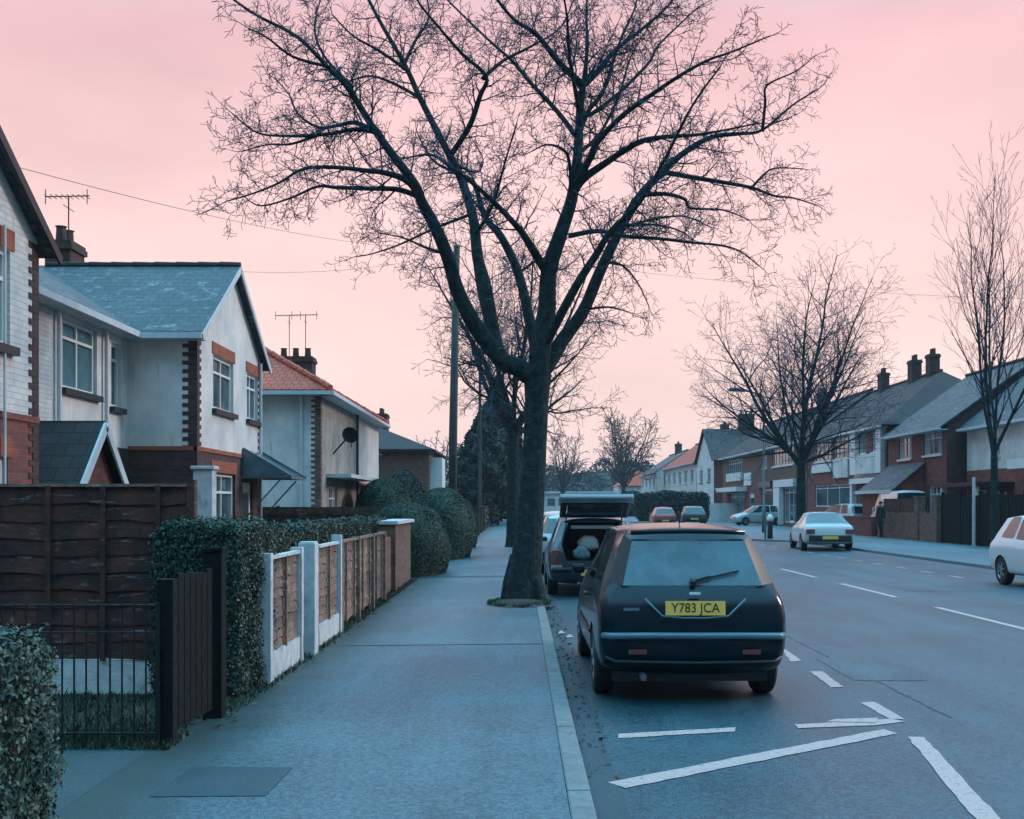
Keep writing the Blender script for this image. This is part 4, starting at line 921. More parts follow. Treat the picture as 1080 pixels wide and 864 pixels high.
divide_fence('dark brown garden fence in front of the red roofed house', -7.6, -2.75, 28.2, 1.56)
dome('rounded_bush', 'nearest rounded clipped bush bulging over the left pavement beside the brick pier', (-2.62, 26.6, .03), .98, 1.9, 1.66, 4200, .019, group='rounded bushes on the left pavement')
dome('rounded_bush', 'second rounded clipped bush on the left pavement, the taller one', (-2.35, 34.6, .03), .92, 2.2, 2.12, 2600, .025, group='rounded bushes on the left pavement')
dome('rounded_bush', 'third rounded bush, half hidden behind the taller second one', (-2.35, 42.5, .03), .78, 2.2, 1.9, 1500, .03, group='rounded bushes on the left pavement')
dome('garden_bush', 'wide domed green bush in front of the brown brick house', (-4.55, 38.5, .03), 1.05, 2.0, 2.5, 1500, .03)
dome('garden_bush', 'dark bush against the side of the brown brick house', (-5.6, 55, .03), 1.4, 2.5, 3.3, 400, .06, 'leafC', power=1.6)
def conifer(name, label, c, r, H, n, size=.12, leaf='leafC', seed=1, low=.6):
    g = np.random.default_rng(seed); e_ = empty(name, c, label, 'tree', 'dark conifers beyond the telegraph pole')
    MB().tube([(c[0], c[1], 0), (c[0], c[1], H*.9)], [.22, .04], 8).build('trunk', 'bark', e_)
    z = g.uniform(0, 1, n)**1.15; th = g.uniform(0, 2*math.pi, n); prof = np.minimum(1, (1-z)*1.9+.05)*np.where(z < .12, .85, 1)
    lump = 1+.16*np.sin(th*5+z*16)+.12*np.sin(th*9-z*31)+.10*np.sin(z*50+th*2)
    rr = r*prof*lump*(1-np.abs(g.normal(0, .14, n)))
    P = np.stack([c[0]+rr*np.cos(th), c[1]+rr*np.sin(th), low+(H-low)*z+g.normal(0, .1, n)], 1); Q = np.stack([np.cos(th), np.sin(th), .5+0*z], 1)
    leaf_mesh('crown', P, Q, size, leaf, e_, flat=.7); 
    m = MB(); K = 12
    zs = [0, .15, .45, .7, .9, 1]; rg = [[(c[0]+r*.72*min(1, (1-t)*1.9+.02)*math.cos(2*math.pi*j/K), c[1]+r*.72*min(1, (1-t)*1.9+.02)*math.sin(2*math.pi*j/K), low+(H-low)*t*.96) for j in range(K)] for t in zs]
    for a, b in zip(rg, rg[1:]):
        for j in range(K): m.quad(a[j], a[(j+1) % K], b[(j+1) % K], b[j])
    m.build('inner_branches', 'core', e_); relocate(e_)
conifer('conifer', 'broad dark conifer right behind the telegraph pole', (-2.9, 86, 0), 2.1, 8.6, 18000, .14, seed=2)
conifer('conifer', 'taller dark conifer between the pole and the big tree trunk', (-1.9, 96, 0), 2.3, 12.3, 20000, .16, seed=5)
conifer('conifer', 'furthest dark conifer, just left of the big tree trunk', (-1.0, 112, 0), 2.2, 9.6, 12000, .18, seed=9)
# far boundary walls and posts on the left pavement
m = MB(); m.box(-2.45, -2.25, 46, 58, .02, 1.15); tag(m.build('boundary_wall', 'conc'), 'white painted boundary wall beyond the rounded bushes', 'wall')
for k, (y, lab) in enumerate(((60, 'nearest dark gatepost beyond the white boundary wall'), (64.5, 'middle dark gatepost beyond the white boundary wall'), (70, 'furthest dark gatepost beyond the white boundary wall'))):
    m = MB(); m.box(-2.45, -2.1, y-.16, y+.16, .02, 1.45); m.box(-2.48, -2.07, y-.19, y+.19, 1.45, 1.52); tag(m.build('gate_post', 'dbrick'), lab, 'post', 'gateposts far down the left pavement')
hedge_box('hedge', 'distant hedge along the far end of the left pavement', -3.1, -2.3, 72, 120, .03, 1.5, 60, .1, rough=.12, faces='Xy')
# ------------------------------------------------------------------ poles and wires
def tele_pole():
    y = 37.5; g = empty('telegraph_pole', (-2.12, y, .04), 'tall dark wooden telegraph pole rising behind the rounded bushes', 'pole')
    MB().tube([(-2.22, y, 0), (-2.19, y, 4), (-2.07, y, 10.15)], [.15, .14, .105], 14).build('post', 'pole', g, smooth=True)
    m = MB(); m.tube([(-2.07, y, 10.13), (-2.07, y, 10.2)], [.12, .10], 12); m.build('cap', 'metalgrey', g)
    m = MB(); m.box(-2.25, -2.1, y-.2, y-.12, 2.9, 3.25); m.build('junction_box', 'darkpl', g)
    for k in range(6): m = MB(); m.beam((-2.32+.01*k, y, 6.9+k*.45), (-1.96+.01*k, y, 6.9+k*.45), .025, .025); m.build('step_iron', 'iron', g)
    relocate(g)
tele_pole()
def lamp(name, label, x, y, z, h, arm, group='street lamps'):
    g = empty(name, (x, y, z), label, 'lamp post', group)
    MB().tube([(x, y, z-.02), (x, y, z+1.4), (x, y, z+1.42), (x, y, z+h*.96), (x+arm*.12, y, z+h*1.0), (x+arm, y, z+h*1.03)], [.11, .11, .07, .055, .045, .035], 10).build('post', 'metalgrey', g, smooth=True)
    m = MB(); m.tube([(x+arm*.85, y, z+h*1.02), (x+arm*1.05, y, z+h*1.035), (x+arm*1.55, y, z+h*1.035), (x+arm*1.62, y, z+h*1.03)], [.05, .13, .12, .03], 10); m.build('lamp_head', 'metalgrey', g, smooth=True); relocate(g)
lamp('street_lamp', 'tall slim street lamp with an arm over the road, left of the upswept tree', 13.95, 65, .036, 7.9, -1.25)
lamp('street_lamp', 'thin street lamp on the left pavement in front of the dark conifers', -1.68, 88, .04, 7.3, .7)
tag(MB().tube([(-2.3, 66, 0), (-2.3, 66, 10.2)], [.11, .08], 10).build('telegraph_pole', 'pole'), 'thin second pole, right of the tall telegraph pole and against the conifers', 'pole')
def wire(label, a, b, sag, r=.008):
    r = r*.65
    a = Vector(a); b = Vector(b); pts = []
    for k in range(25):
        t = k/24; p = a.lerp(b, t); p.z -= sag*4*t*(1-t); pts.append(p)
    tag(MB().tube(pts, r, 5).build('overhead_wire', 'metalgrey'), label, 'wire', 'wires from the telegraph pole')
wire('overhead wire from the telegraph pole to the left, towards the nearest gable', (-2.07, 37.5, 10.1), (-6.5, 13.2, 5.75), .35, .007)
wire('overhead wire crossing the whole street from the pole to the right edge houses', (-2.07, 37.5, 10.1), (24, 44, 9.6), .5, .008)
wire('overhead wire from the pole to the slate roofed house', (-2.07, 37.5, 10.05), (-6.0, 24.2, 6.6), .25, .007)
# ------------------------------------------------------------------ grass, weeds and litter (uncountable growth)
def tufts(name, spots, n, h, mt='grass'):
    V = []; 
    for _ in range(n):
        x0, x1, y0, y1, z = rnd.choice(spots); x = rnd.uniform(x0, x1); y = rnd.uniform(y0, y1); a = rnd.uniform(0, 6.28); hh = h*rnd.uniform(.4, 1.2); w_ = .006+.004*rnd.random()
        lx, ly = rnd.gauss(0, .4)*hh, rnd.gauss(0, .4)*hh; ca, sa = math.cos(a)*w_, math.sin(a)*w_
        V += [(x-ca, y-sa, z), (x+ca, y+sa, z), (x+ca*.4+lx*.6, y+sa*.4+ly*.6, z+hh*.7), (x+lx, y+ly, z+hh)]
    return tag(fast_mesh(name, V, np.arange(len(V)).reshape(-1, 4), mt), kind='stuff')
edge = [(-2.42, -2.18, a, a+.5, .042) for a in np.arange(8.8, 24, .5)]
tufts('grass', edge, 4200, .045)
tufts('grass', [(-3.6, -2.3, 7.45, 7.95, .04), (-3.9, -2.4, 7.9, 9.6, .036)], 5200, .06)
cx_, cy_ = (551-VX)*gp(551, 636, .04).y/F, gp(551, 636, .04).y
pt = []
for _ in range(260):
    a = rnd.uniform(0, 6.28); r_ = math.sqrt(rnd.random()); pt.append((cx_+r_*.5*math.cos(a)-.09, cx_+r_*.5*math.cos(a)-.02, cy_-.15+r_*.75*math.sin(a), cy_-.08+r_*.75*math.sin(a), .05))
tufts('grass', pt, 5200, .05)
m = MB(); K = 28; rg = []
for s, z in ((1.0, .042), (.8, .075), (.4, .10), (.02, .11)):
    rg.append([(cx_-.05+.52*s*math.cos(2*math.pi*j/K)*(1+.12*math.sin(j*1.7)), cy_-.12+.80*s*math.sin(2*math.pi*j/K)*(1+.1*math.sin(j*2.3)), z) for j in range(K)])
for a, b in zip(rg, rg[1:]):
    for j in range(K): m.quad(a[j], a[(j+1) % K], b[(j+1) % K], b[j])
tag(m.build('tree_pit', 'soil', smooth=True), kind='structure')
def scatter(name, spots, n, size, mt):
    P = []; Q = []
    for _ in range(n):
        x0, x1, y0, y1, z = rnd.choice(spots); P.append((rnd.uniform(x0, x1), rnd.uniform(y0, y1), z+rnd.uniform(.004, .012))); Q.append((0, 0, 1))
    return tag(leaf_mesh(name, P, Q, size, mt, flat=.3), kind='stuff')
scatter('fallen_leaves', [(.40, .62, a, a+1, -.036) for a in range(7, 30)]+[(-2.4, -2.1, a, a+1, .044) for a in range(8, 24)], 900, .022, 'deadleaf')
for (px, py, lab) in ((592, 668, 'left scrap of pale paper lying in the gutter'), (601, 672, 'right scrap of pale paper lying in the gutter')):
    p = gp(px, py, -.03); m = MB(); m.quad((p.x-.04, p.y-.03, -.03), (p.x+.03, p.y-.05, -.02), (p.x+.05, p.y+.03, -.03), (p.x, p.y+.05, .005), (p.x-.04, p.y+.03, -.02)); tag(m.build('litter', 'litter', recalc=False), lab, 'litter', 'scraps of litter')
# ------------------------------------------------------------------ houses and shops on the right
RX = 20.0
def rhouse(name, label, d0, d1, X, ze, zr, depth, ops, band, mats, roof='dslate', group='houses and shops on the right side of the street', hip0=False, hip1=False, chim=(), bay=None, eave='gutter', sidewall=None, panels=()):
    """facade faces the street (-x). ops are (y0,y1,z0,z1,kind)"""
    h = empty(name, (X+depth/2, (d0+d1)/2, .03), label, 'building' if 'shop' in name or 'terrace' in name else 'house', group); mb = MB()
    fo = [(d1-b, d1-a, z0, z1, k) for (a, b, z0, z1, k) in ops]      # walking from the far corner to the near one keeps the street on the right
    A = facade(mb, (X, d1), (X, d0), .03, ze, fo, (0, 1), band); xb = X+depth
    facade(mb, (X, d0), (xb, d0), .03, ze, [], (2, 2)); facade(mb, (xb, d0), (xb, d1), .03, ze, [], (2, 2)); facade(mb, (xb, d1), (X, d1), .03, ze, [], (2, 2))
    xm = X+depth/2
    mb.mi = 2
    if not hip0: mb.quad((X, d0, ze), (xb, d0, ze), (xm, d0, zr-.05))
    if not hip1: mb.quad((xb, d1, ze), (X, d1, ze), (xm, d1, zr-.05))
    mb.build('wall', [mats[0], mats[1], sidewall or mats[0]], h)
    for o in fo:
        if o[4] == 'w': window(h, *A, o, 2 if o[1]-o[0] < 2.2 else max(2, int((o[1]-o[0])/.9)), .28, curtain=(o[1]-o[0]) < 2.4, sill='white')
        elif o[4] == 'd': door(h, *A, o, 'white')
        elif o[4] == 's': window(h, *A, o, 3, .15, frame='white', sill=False)
        elif o[4] == 'g':
            m = MB(); a, d, n = A; m.obox(a+d*((o[0]+o[1])/2)+Vector((0, 0, (o[2]+o[3])/2))-n*.1, d, n, (0, 0, 1), (o[1]-o[0])/2, .02, (o[3]-o[2])/2); m.build('shutter', 'cardark', h)
    r = MB(); e = .35; sl_ = (zr-ze)/(depth/2); ze2 = ze-sl_*e*.6; f0, f1 = d0-.15, d1+.15
    r0 = (xm, d0+(depth*.45 if hip0 else -.15), zr); r1 = (xm, d1-(depth*.45 if hip1 else -.15), zr)
    p = [(X-e, f0-(.2 if hip0 else 0), ze2), (X-e, f1, ze2), (xb+e, f1, ze2), (xb+e, f0-(.2 if hip0 else 0), ze2)]
    slab(r, [p[0], p[1], r1, r0]); slab(r, [p[2], p[3], r0, r1])
    if hip0: slab(r, [p[3], p[0], r0])
    if hip1: slab(r, [p[1], p[2], r1])
    ro = r.build('roof', roof, h)
    t = MB(); a = Vector(r0)+Vector((0, 0, .03)); b = Vector(r1)+Vector((0, 0, .03)); n = max(1, int((b-a).length/.45))
    for k in range(n): t.tube([a.lerp(b, k/n), a.lerp(b, (k+.96)/n)+Vector((0, 0, .02))], [.1, .11], 6)
    t.build('ridge_tile', 'dbrick', ro)
    g = MB(); g.box(X-e-.1, X-e+.02, f0, f1, ze2-.14, ze2-.02); g.box(X-e+.02, X, f0, f1, ze2-.16, ze2-.12); g.build('gutter', eave, h)
    for (cx, cy, zt, wx, wy, n_) in chim: chimney(h, cx, cy, zr-1.4, zt, wx, wy, n_)
    for (ya, yb, za, zb, dx, m_) in panels:
        m = MB(); m.box(X-dx, X-.005, ya, yb, za, zb); m.build('fascia_board' if zb-za < .9 else 'bay', m_, h)
    return h
def fin(h): relocate(h)
# A2: nearest on the right, white upper floor over brick
h = rhouse('semi_detached_house', 'house with white upper floor over red brick at the right edge', 43.0, 52.9, 20.8, 5.35, 8.75, 8, [(44.4, 46.6, 3.6, 5.0, 'w'), (49.3, 50.0, 3.75, 4.6, 'w'), (44.4, 46.6, 1.0, 2.3, 'w'), (48.6, 49.6, .1, 2.2, 'd'), (50.6, 52.0, 1.1, 2.3, 'w')], 3.2, ['brick', 'render'], 'slate', chim=[(24.8, 52.4, 9.9, .8, 1.3, 3)])
m = MB(); m.box(19.2, 20.79, 47.8, 52.7, 2.42, 2.6); m.build('porch_canopy', 'darkpl', h)
m = MB(); m.box(20.1, 20.79, 44.1, 46.9, 3.1, 3.5); m.build('bay_base', 'white', h); m = MB(); m.box(19.25, 19.4, 51.9, 52.05, .05, 2.42); m.box(19.25, 19.4, 48, 48.15, .05, 2.42); m.build('porch_post', 'white', h); fin(h)
h = rhouse('detached_house', 'nearest large house on the right, mostly out of frame', 33, 42.6, 20.9, 5.4, 8.8, 8, [(36, 38.5, 3.6, 4.9, 'w'), (36, 38.5, 1, 2.3, 'w')], None, ['brick', 'brick'], 'dslate'); h['label'] = 'brick house beyond the right edge of the photo'; fin(h)
# A: red brick with two upstairs windows and a lean-to porch
h = rhouse('semi_detached_house', 'red brick house with two white upstairs windows and a sloping lean-to porch roof', 53.3, 61.7, 20.0, 5.45, 8.6, 8.6, [(53.9, 56.3, 4.05, 5.15, 'w'), (58.0, 60.0, 4.0, 5.15, 'w'), (53.9, 55.6, 1.2, 2.5, 'w'), (58.6, 59.6, .1, 2.2, 'd')], None, ['brick', 'brick'], 'slate', sidewall='dbrick')
m = MB(); slab(m, [(18.3, 56.0, 2.35), (18.3, 61.6, 2.35), (19.99, 61.6, 3.75), (19.99, 56.0, 3.75)]); m.build('porch_roof', 'slate', h)
m = MB(); m.quad((18.5, 56.2, .05), (19.99, 56.2, .05), (19.99, 56.2, 3.6), (18.5, 56.2, 2.4)); m.quad((18.5, 56.2, .05), (18.5, 61.4, .05), (18.5, 61.4, 2.4), (18.5, 56.2, 2.4)); m.build('porch_wall', 'brick', h, recalc=False)
m = MB(); m.box(18.15, 18.3, 56, 61.6, 2.2, 2.36); m.build('fascia_board', 'white', h); fin(h)
# B: shops with long roof
h = rhouse('shop_terrace', 'brick shop building with a band of white upstairs windows and a white rendered bay', 62, 79, 20.0, 6.15, 9.4, 9, [(68.6, 72.4, 4.5, 5.8, 'w'), (73.0, 77.2, 4.5, 5.8, 'w'), (63.2, 64.6, 4.6, 5.7, 'w'), (65.6, 67.0, 4.6, 5.7, 'w'), (63.2, 66.6, .3, 2.7, 's'), (68.6, 77, 1.5, 2.9, 's')], None, ['brick', 'brick'], 'dslate', hip0=True, sidewall='dbrick', chim=[(24.3, 70, 10.5, .6, .8, 2), (24.3, 76, 10.4, .55, .8, 2), (24.4, 67.2, 10.5, .6, .7, 2)],
     panels=[(62.3, 63.15, 3.4, 6.0, .25, 'white'), (67.05, 68.1, 3.4, 6.0, .25, 'white'), (63.15, 67.05, 3.4, 4.5, .25, 'render'), (62.3, 67.9, 2.85, 3.15, .35, 'white'), (67.5, 67.9, .1, 2.84, .3, 'white'), (62.3, 62.7, .1, 2.84, .3, 'white'), (72.6, 77.5, 3.75, 4.3, .12, 'white'), (62.9, 67.4, 3.16, 3.39, .2, 'cardark'), (69.0, 72.2, 3.3, 4.45, .12, 'render')]); fin(h)
h = rhouse('shop_terrace', 'further shop terrace behind the upswept tree with long receding roof', 79.2, 112, 20.0, 6.3, 9.6, 9, [(83, 90, 4.6, 6.0, 'w'), (92, 93.4, 4.6, 5.8, 'w'), (102, 109, 4.5, 5.8, 'w'), (82, 86, .3, 2.9, 's'), (90, 94, .3, 2.9, 'g'), (97, 99, .2, 2.6, 'd'), (101, 108, .4, 2.7, 's')], 3.6, ['brick', 'bbrick'], 'dslate', chim=[(24.5, 92, 10.7, .7, 1.0, 3)],
     panels=[(82, 88.5, 2.95, 3.5, .3, 'white'), (90, 95, 3.0, 3.5, .2, 'cardark'), (86.2, 88.2, .1, 2.9, .35, 'white'), (100, 110, 2.8, 3.2, 1.0, 'white'), (102, 109.2, 3.8, 4.55, .2, 'render'), (98, 101, 3.3, 4.4, .1, 'white')]); fin(h)
# D: gable towards the street
def dhouse():
    h = empty('gabled_house', (23.5, 121, .03), 'dark roofed house with its gable towards the street, end on beyond the shops', 'house', 'houses and shops on the right side of the street')
    mb = MB(); X, d0, d1, xb, ze, zr = 19.8, 116, 127, 31, 6.4, 9.7
    A = facade(mb, (X, d1), (X, d0), .03, ze, [(2, 4, 1, 2.5), (7, 9, 1, 2.5), (2, 4, 4, 5.4), (7, 9, 4, 5.4)], (1, 1)); mb.mi = 1; mb.quad((X, d1, ze), (X, d0, ze), (X, (d0+d1)/2, zr-.05))
    B = facade(mb, (X, d0), (xb, d0), .03, ze, [], (0, 0)); facade(mb, (xb, d0), (xb, d1), .03, ze, [], (0, 0)); facade(mb, (xb, d1), (X, d1), .03, ze, [], (0, 0)); mb.build('wall', ['brick', 'render'], h)
    for o in ((2, 4, 1, 2.5), (7, 9, 1, 2.5), (2, 4, 4, 5.4), (7, 9, 4, 5.4)): window(h, *A, o, 2)
    r = MB(); ym = (d0+d1)/2; slab(r, [(X-.3, d0-.4, ze-.25), (X-.3, ym, zr), (xb, ym, zr), (xb, d0-.4, ze-.25)]); slab(r, [(X-.3, d1+.4, ze-.25), (X-.3, ym, zr), (xb, ym, zr), (xb, d1+.4, ze-.25)]); r.build('roof', 'dslate', h)
    m = MB(); m.box(X-.02, X, d0-.05, d0+.1, .05, ze); m.box(X+.1, xb, d0-.06, d0-.01, 3.1, 3.3); m.build('trim', 'white', h)
    chimney(h, 24.2, ym, zr-.6, 11.3, 1.6, .9, 3, along='x'); relocate(h)
dhouse()
h = rhouse('white_terrace', 'white rendered terrace with red tiled roof beyond the gabled house', 129, 158, 20.0, 6.6, 9.9, 9, [(a+1, a+3.2, 4.2, 5.7, 'w') for a in range(130, 157, 5)]+[(a+1, a+3.2, 1.0, 2.6, 'w') for a in range(130, 157, 5)], None, ['render', 'render'], 'rtile', chim=[(24.5, 136, 11.2, .9, 1.3, 2), (24.5, 148, 11.2, .9, 1.3, 2)]); fin(h)
h = rhouse('white_terrace', 'furthest pale terrace with grey roof at the end of the right side', 162, 182, 19.5, 6.4, 9.4, 9, [(a+1, a+3.2, 4.2, 5.7, 'w') for a in range(163, 180, 5)]+[(a+1, a+3.2, 1.0, 2.6, 'w') for a in range(163, 180, 5)], None, ['render', 'render'], 'slate', chim=[(24, 172, 10.8, .9, 1.3, 2)]); fin(h)
# boundary walls, fences and hedges
m = MB(); 
f = empty('brick_boundary_wall', (17.8, 50, .03), 'brown brick boundary wall behind the standing person, with a dark fence on top', 'wall', 'brick walls on the far pavement')
MB().box(17.7, 17.93, 48.6, 55.6, .02, 1.25).build('wall', 'bbrick', f)
for y in (48.3, 50.6, 55.85): m = MB(); m.box(17.62, 17.98, y-.2, y+.2, .02, 1.95 if y < 52 else 1.5); m.box(17.58, 18.02, y-.24, y+.24, 1.95 if y < 52 else 1.5, 2.02 if y < 52 else 1.57); m.build('pier', 'bbrick', f)
for y0, y1 in ((50.85, 53.1), (53.2, 55.6)): MB().box(17.78, 17.83, y0, y1, 1.26, 1.92).build('fence_panel', 'board', f)
relocate(f)
m = MB(); m.box(17.7, 17.93, 57.3, 62.5, .02, .95); m.box(17.66, 17.97, 57.3, 62.5, .95, 1.02); tag(m.build('brick_boundary_wall', 'brick'), 'low red brick wall between the person and the white saloon', 'wall', 'brick walls on the far pavement')
f = empty('close_board_fence', (17.8, 43, .03), 'dark timber fence and gates on the far pavement beside the right hand hatchback', 'fence')
for k in range(6):
    y0 = 36.2+k*1.95; c = MB()
    for j in range(12): c.box(17.76+.012*(j % 2), 17.79+.012*(j % 2), y0+j*.155, y0+j*.155+.15, .05, 2.0+.05*(k % 2))
    c.build('panel', 'wooddark', f); MB().box(17.74, 17.88, y0+1.865, y0+1.945, .02, 2.15).build('post', 'wooddark', f)
relocate(f)
m = MB(); m.box(17.58, 17.67, 44.1, 44.19, .02, 2.7); tag(m.build('fence_post', 'conc'), 'tall white post in front of the dark timber fence on the far pavement', 'post')
m = MB(); m.box(17.6, 21.5, 105, 105.2, .02, 1.75); tag(m.build('rendered_wall', 'render'), 'low pale rendered wall beyond the side-on silver car', 'wall')
hedge_box('hedge', 'tall dark green hedge on the far right corner behind the red car', 11.2, 18.2, 108, 110.5, .03, 2.7, 130, .13, 'leafC', faces='xyZ', rough=.25, rounded=.8)
dome('garden_bush', 'dark shrub in front of the far white terrace, right', (17.5, 135, .03), 2.0, 8, 3.2, 30, .18, 'leafC')
dome('garden_bush', 'dark shrub in front of the far white terrace, left', (15.5, 158, .03), 2.0, 8, 3.4, 25, .2, 'leafC')
# street furniture on the kerb build-out
g = empty('keep_left_bollard', (11.6, 52.3, .036), 'slim bollard with a small white marker on the kerb corner before the silver car', 'bollard')
MB().tube([(11.3, 52.3, 0), (11.3, 52.3, 1.0)], .05, 10).build('post', 'metalgrey', g); relocate(g)
g = empty('traffic_bollard', (11.75, 53.6, .036), 'dark bollard with a white cap on the kerb corner beside the street lamp', 'bollard')
MB().tube([(11.8, 53.6, 0), (11.8, 53.6, .8), (11.8, 53.6, .85)], [.13, .12, .08], 12).build('post', 'darkpl', g, smooth=True)
MB().tube([(11.8, 53.6, .85), (11.8, 53.6, 1.02), (11.8, 53.6, 1.2)], [.16, .17, .05], 12).build('cap', 'white', g, smooth=True); relocate(g)
# ------------------------------------------------------------------ far end of the street
m = MB(); m.box(-2, 17, 205, 216, 0, 3.6); h = empty('long_low_building', (6, 210, 0), 'long low white building closing the far end of the road', 'building'); m.build('wall', 'render', h)
m = MB(); m.box(-2.3, 17.3, 204.6, 216.4, 3.6, 4.0); m.build('roof', 'gutter', h)
for k in range(9): m = MB(); m.box(-1+k*2, .4+k*2, 204.95, 204.99, 1.4, 2.7); m.build('window', 'glass', h)
relocate(h)
h = house4('distant_house', 'small distant house with grey roof left of the far white building', -5, 200, 212, 5, 7.5, -13, 'render', 'slate', 'distant houses at the end of the road')
h = house4('distant_house', 'distant house with red roof beyond the far terrace', 26, 205, 216, 5, 7.8, 17.8, 'render', 'rtile', 'distant houses at the end of the road')
# wooded rise far off: one uncountable mass
V = []; P = []; Q = []
g_ = np.random.default_rng(8)
for k in range(90):
    cx = -190+k*5.2+g_.uniform(-2, 2); cy = 300+g_.uniform(-20, 25); hh = g_.uniform(9, 14.5) if -60 < cx < 60 else g_.uniform(11, 17); rr = g_.uniform(3.5, 6)
    n = 1100; th = g_.uniform(0, 6.28, n); ph = np.arccos(g_.uniform(-1, 1, n)); rad = rr*g_.uniform(.55, 1.05, n)
    P.append(np.stack([cx+rad*np.sin(ph)*np.cos(th), cy+rad*np.sin(ph)*np.sin(th), hh*.55+hh*.45*np.cos(ph)+g_.normal(0, .4, n)], 1)); Q.append(np.stack([np.cos(th), np.sin(th)-.6, .5+0*th], 1))
tag(leaf_mesh('distant_wood', np.concatenate(P), np.concatenate(Q), .42, 'leafC', flat=.8), kind='stuff')
m = MB()
xs = np.linspace(-420, 420, 60)
for a, b in zip(xs, xs[1:]):
    za = 9+2.5*math.sin(a*.02)+1.2*math.sin(a*.07); zb = 9+2.5*math.sin(b*.02)+1.2*math.sin(b*.07)
    m.quad((a, 290, -.2), (b, 290, -.2), (b, 330, zb), (a, 330, za)); m.quad((a, 330, za), (b, 330, zb), (b, 520, zb+3), (a, 520, za+3))
tag(m.build('hill', 'leafC', smooth=True, recalc=False), kind='structure')
# ------------------------------------------------------------------ vehicles
# half cross-sections, rows r1..r7 (bottom edge, sill, lower side, shoulder, waist, cant rail, roof); each entry (x, y, z) in metres for a 4.15 x 1.70 x 1.48 car
HATCH = dict(L=4.15, W=1.70, H=1.48, wheels=(.78, 3.28), cols=[
 [(.66, .16, .27), (.76, .04, .33), (.81, .00, .56), (.785, .00, .86), (.62, .15, .985), (.515, .40, 1.345), (.38, .50, 1.43)],
 [(.74, .26, .22), (.83, .20, .32), (.85, .14, .58), (.84, .15, .86), (.74, .26, 1.0), (.58, .53, 1.40), (.40, .58, 1.46)],
 [(.78, .60, .20), (.84, .60, .30), (.86, .60, .60), (.855, .60, .84), (.775, .62, .99), (.60, .84, 1.42), (.41, .88, 1.475)],
 [(.79, 1.30, .19), (.845, 1.30, .30), (.86, 1.30, .60), (.855, 1.30, .83), (.785, 1.28, .975), (.615, 1.30, 1.435), (.42, 1.30, 1.49)],
 [(.79, 1.38, .19), (.845, 1.38, .30), (.86, 1.38, .60), (.855, 1.38, .83), (.785, 1.36, .97), (.615, 1.38, 1.435), (.42, 1.38, 1.49)],
 [(.79, 2.08, .19), (.845, 2.08, .30), (.86, 2.08, .60), (.852, 2.08, .81), (.785, 2.08, .95), (.61, 2.06, 1.42), (.42, 2.02, 1.475)],
 [(.79, 2.90, .19), (.845, 2.90, .30), (.855, 2.90, .60), (.845, 2.90, .79), (.785, 2.92, .92), (.56, 2.42, 1.36), (.40, 2.36, 1.42)],
 [(.79, 3.12, .19), (.845, 3.12, .30), (.85, 3.12, .60), (.835, 3.12, .78), (.77, 3.12, .90), (.66, 3.16, .925), (.42, 3.22, .945)],
 [(.77, 3.65, .19), (.825, 3.65, .30), (.835, 3.65, .55), (.81, 3.65, .70), (.73, 3.65, .80), (.60, 3.68, .84), (.40, 3.72, .86)],
 [(.70, 3.98, .19), (.76, 3.98, .27), (.78, 3.98, .48), (.75, 3.96, .58), (.68, 3.95, .67), (.56, 3.97, .70), (.36, 4.0, .72)],
 [(.58, 4.06, .22), (.64, 4.10, .28), (.66, 4.14, .46), (.64, 4.10, .56), (.60, 4.08, .62), (.50, 4.08, .65), (.34, 4.08, .66)]])
SALOON = dict(L=4.5, W=1.72, H=1.38, wheels=(.95, 3.55), cols=[
 [(.60, .12, .28), (.68, .03, .34), (.74, .00, .52), (.74, .02, .74), (.70, .06, .86), (.62, .10, .90), (.40, .10, .91)],
 [(.70, .25, .24), (.80, .18, .32), (.84, .16, .55), (.83, .18, .76), (.78, .22, .90), (.70, .26, .935), (.42, .26, .95)],
 [(.78, .80, .20), (.845, .80, .30), (.86, .80, .58), (.85, .80, .80), (.80, .78, .92), (.72, .74, .955), (.46, .74, .975)],
 [(.79, 1.35, .19), (.85, 1.35, .30), (.86, 1.35, .60), (.85, 1.35, .80), (.80, 1.20, .92), (.58, 1.36, 1.28), (.42, 1.40, 1.335)],
 [(.79, 2.00, .19), (.85, 2.00, .30), (.86, 2.00, .60), (.85, 2.00, .79), (.80, 2.00, .91), (.58, 2.00, 1.33), (.42, 2.00, 1.385)],
 [(.79, 2.08, .19), (.85, 2.08, .30), (.86, 2.08, .60), (.85, 2.08, .79), (.80, 2.08, .91), (.58, 2.08, 1.33), (.42, 2.08, 1.385)],
 [(.79, 3.00, .19), (.85, 3.00, .30), (.855, 3.00, .60), (.845, 3.00, .77), (.79, 3.05, .87), (.54, 2.55, 1.29), (.40, 2.50, 1.34)],
 [(.79, 3.30, .19), (.84, 3.30, .30), (.85, 3.30, .60), (.835, 3.30, .75), (.77, 3.30, .85), (.66, 3.34, .88), (.42, 3.38, .90)],
 [(.77, 3.95, .19), (.82, 3.95, .28), (.83, 3.95, .52), (.80, 3.95, .66), (.73, 3.95, .76), (.60, 3.98, .79), (.40, 4.0, .81)],
 [(.70, 4.32, .19), (.76, 4.32, .26), (.78, 4.32, .46), (.75, 4.30, .56), (.68, 4.29, .64), (.56, 4.3, .67), (.36, 4.33, .68)],
 [(.58, 4.40, .22), (.64, 4.46, .28), (.66, 4.5, .44), (.64, 4.46, .54), (.60, 4.43, .59), (.50, 4.42, .62), (.34, 4.42, .63)]])
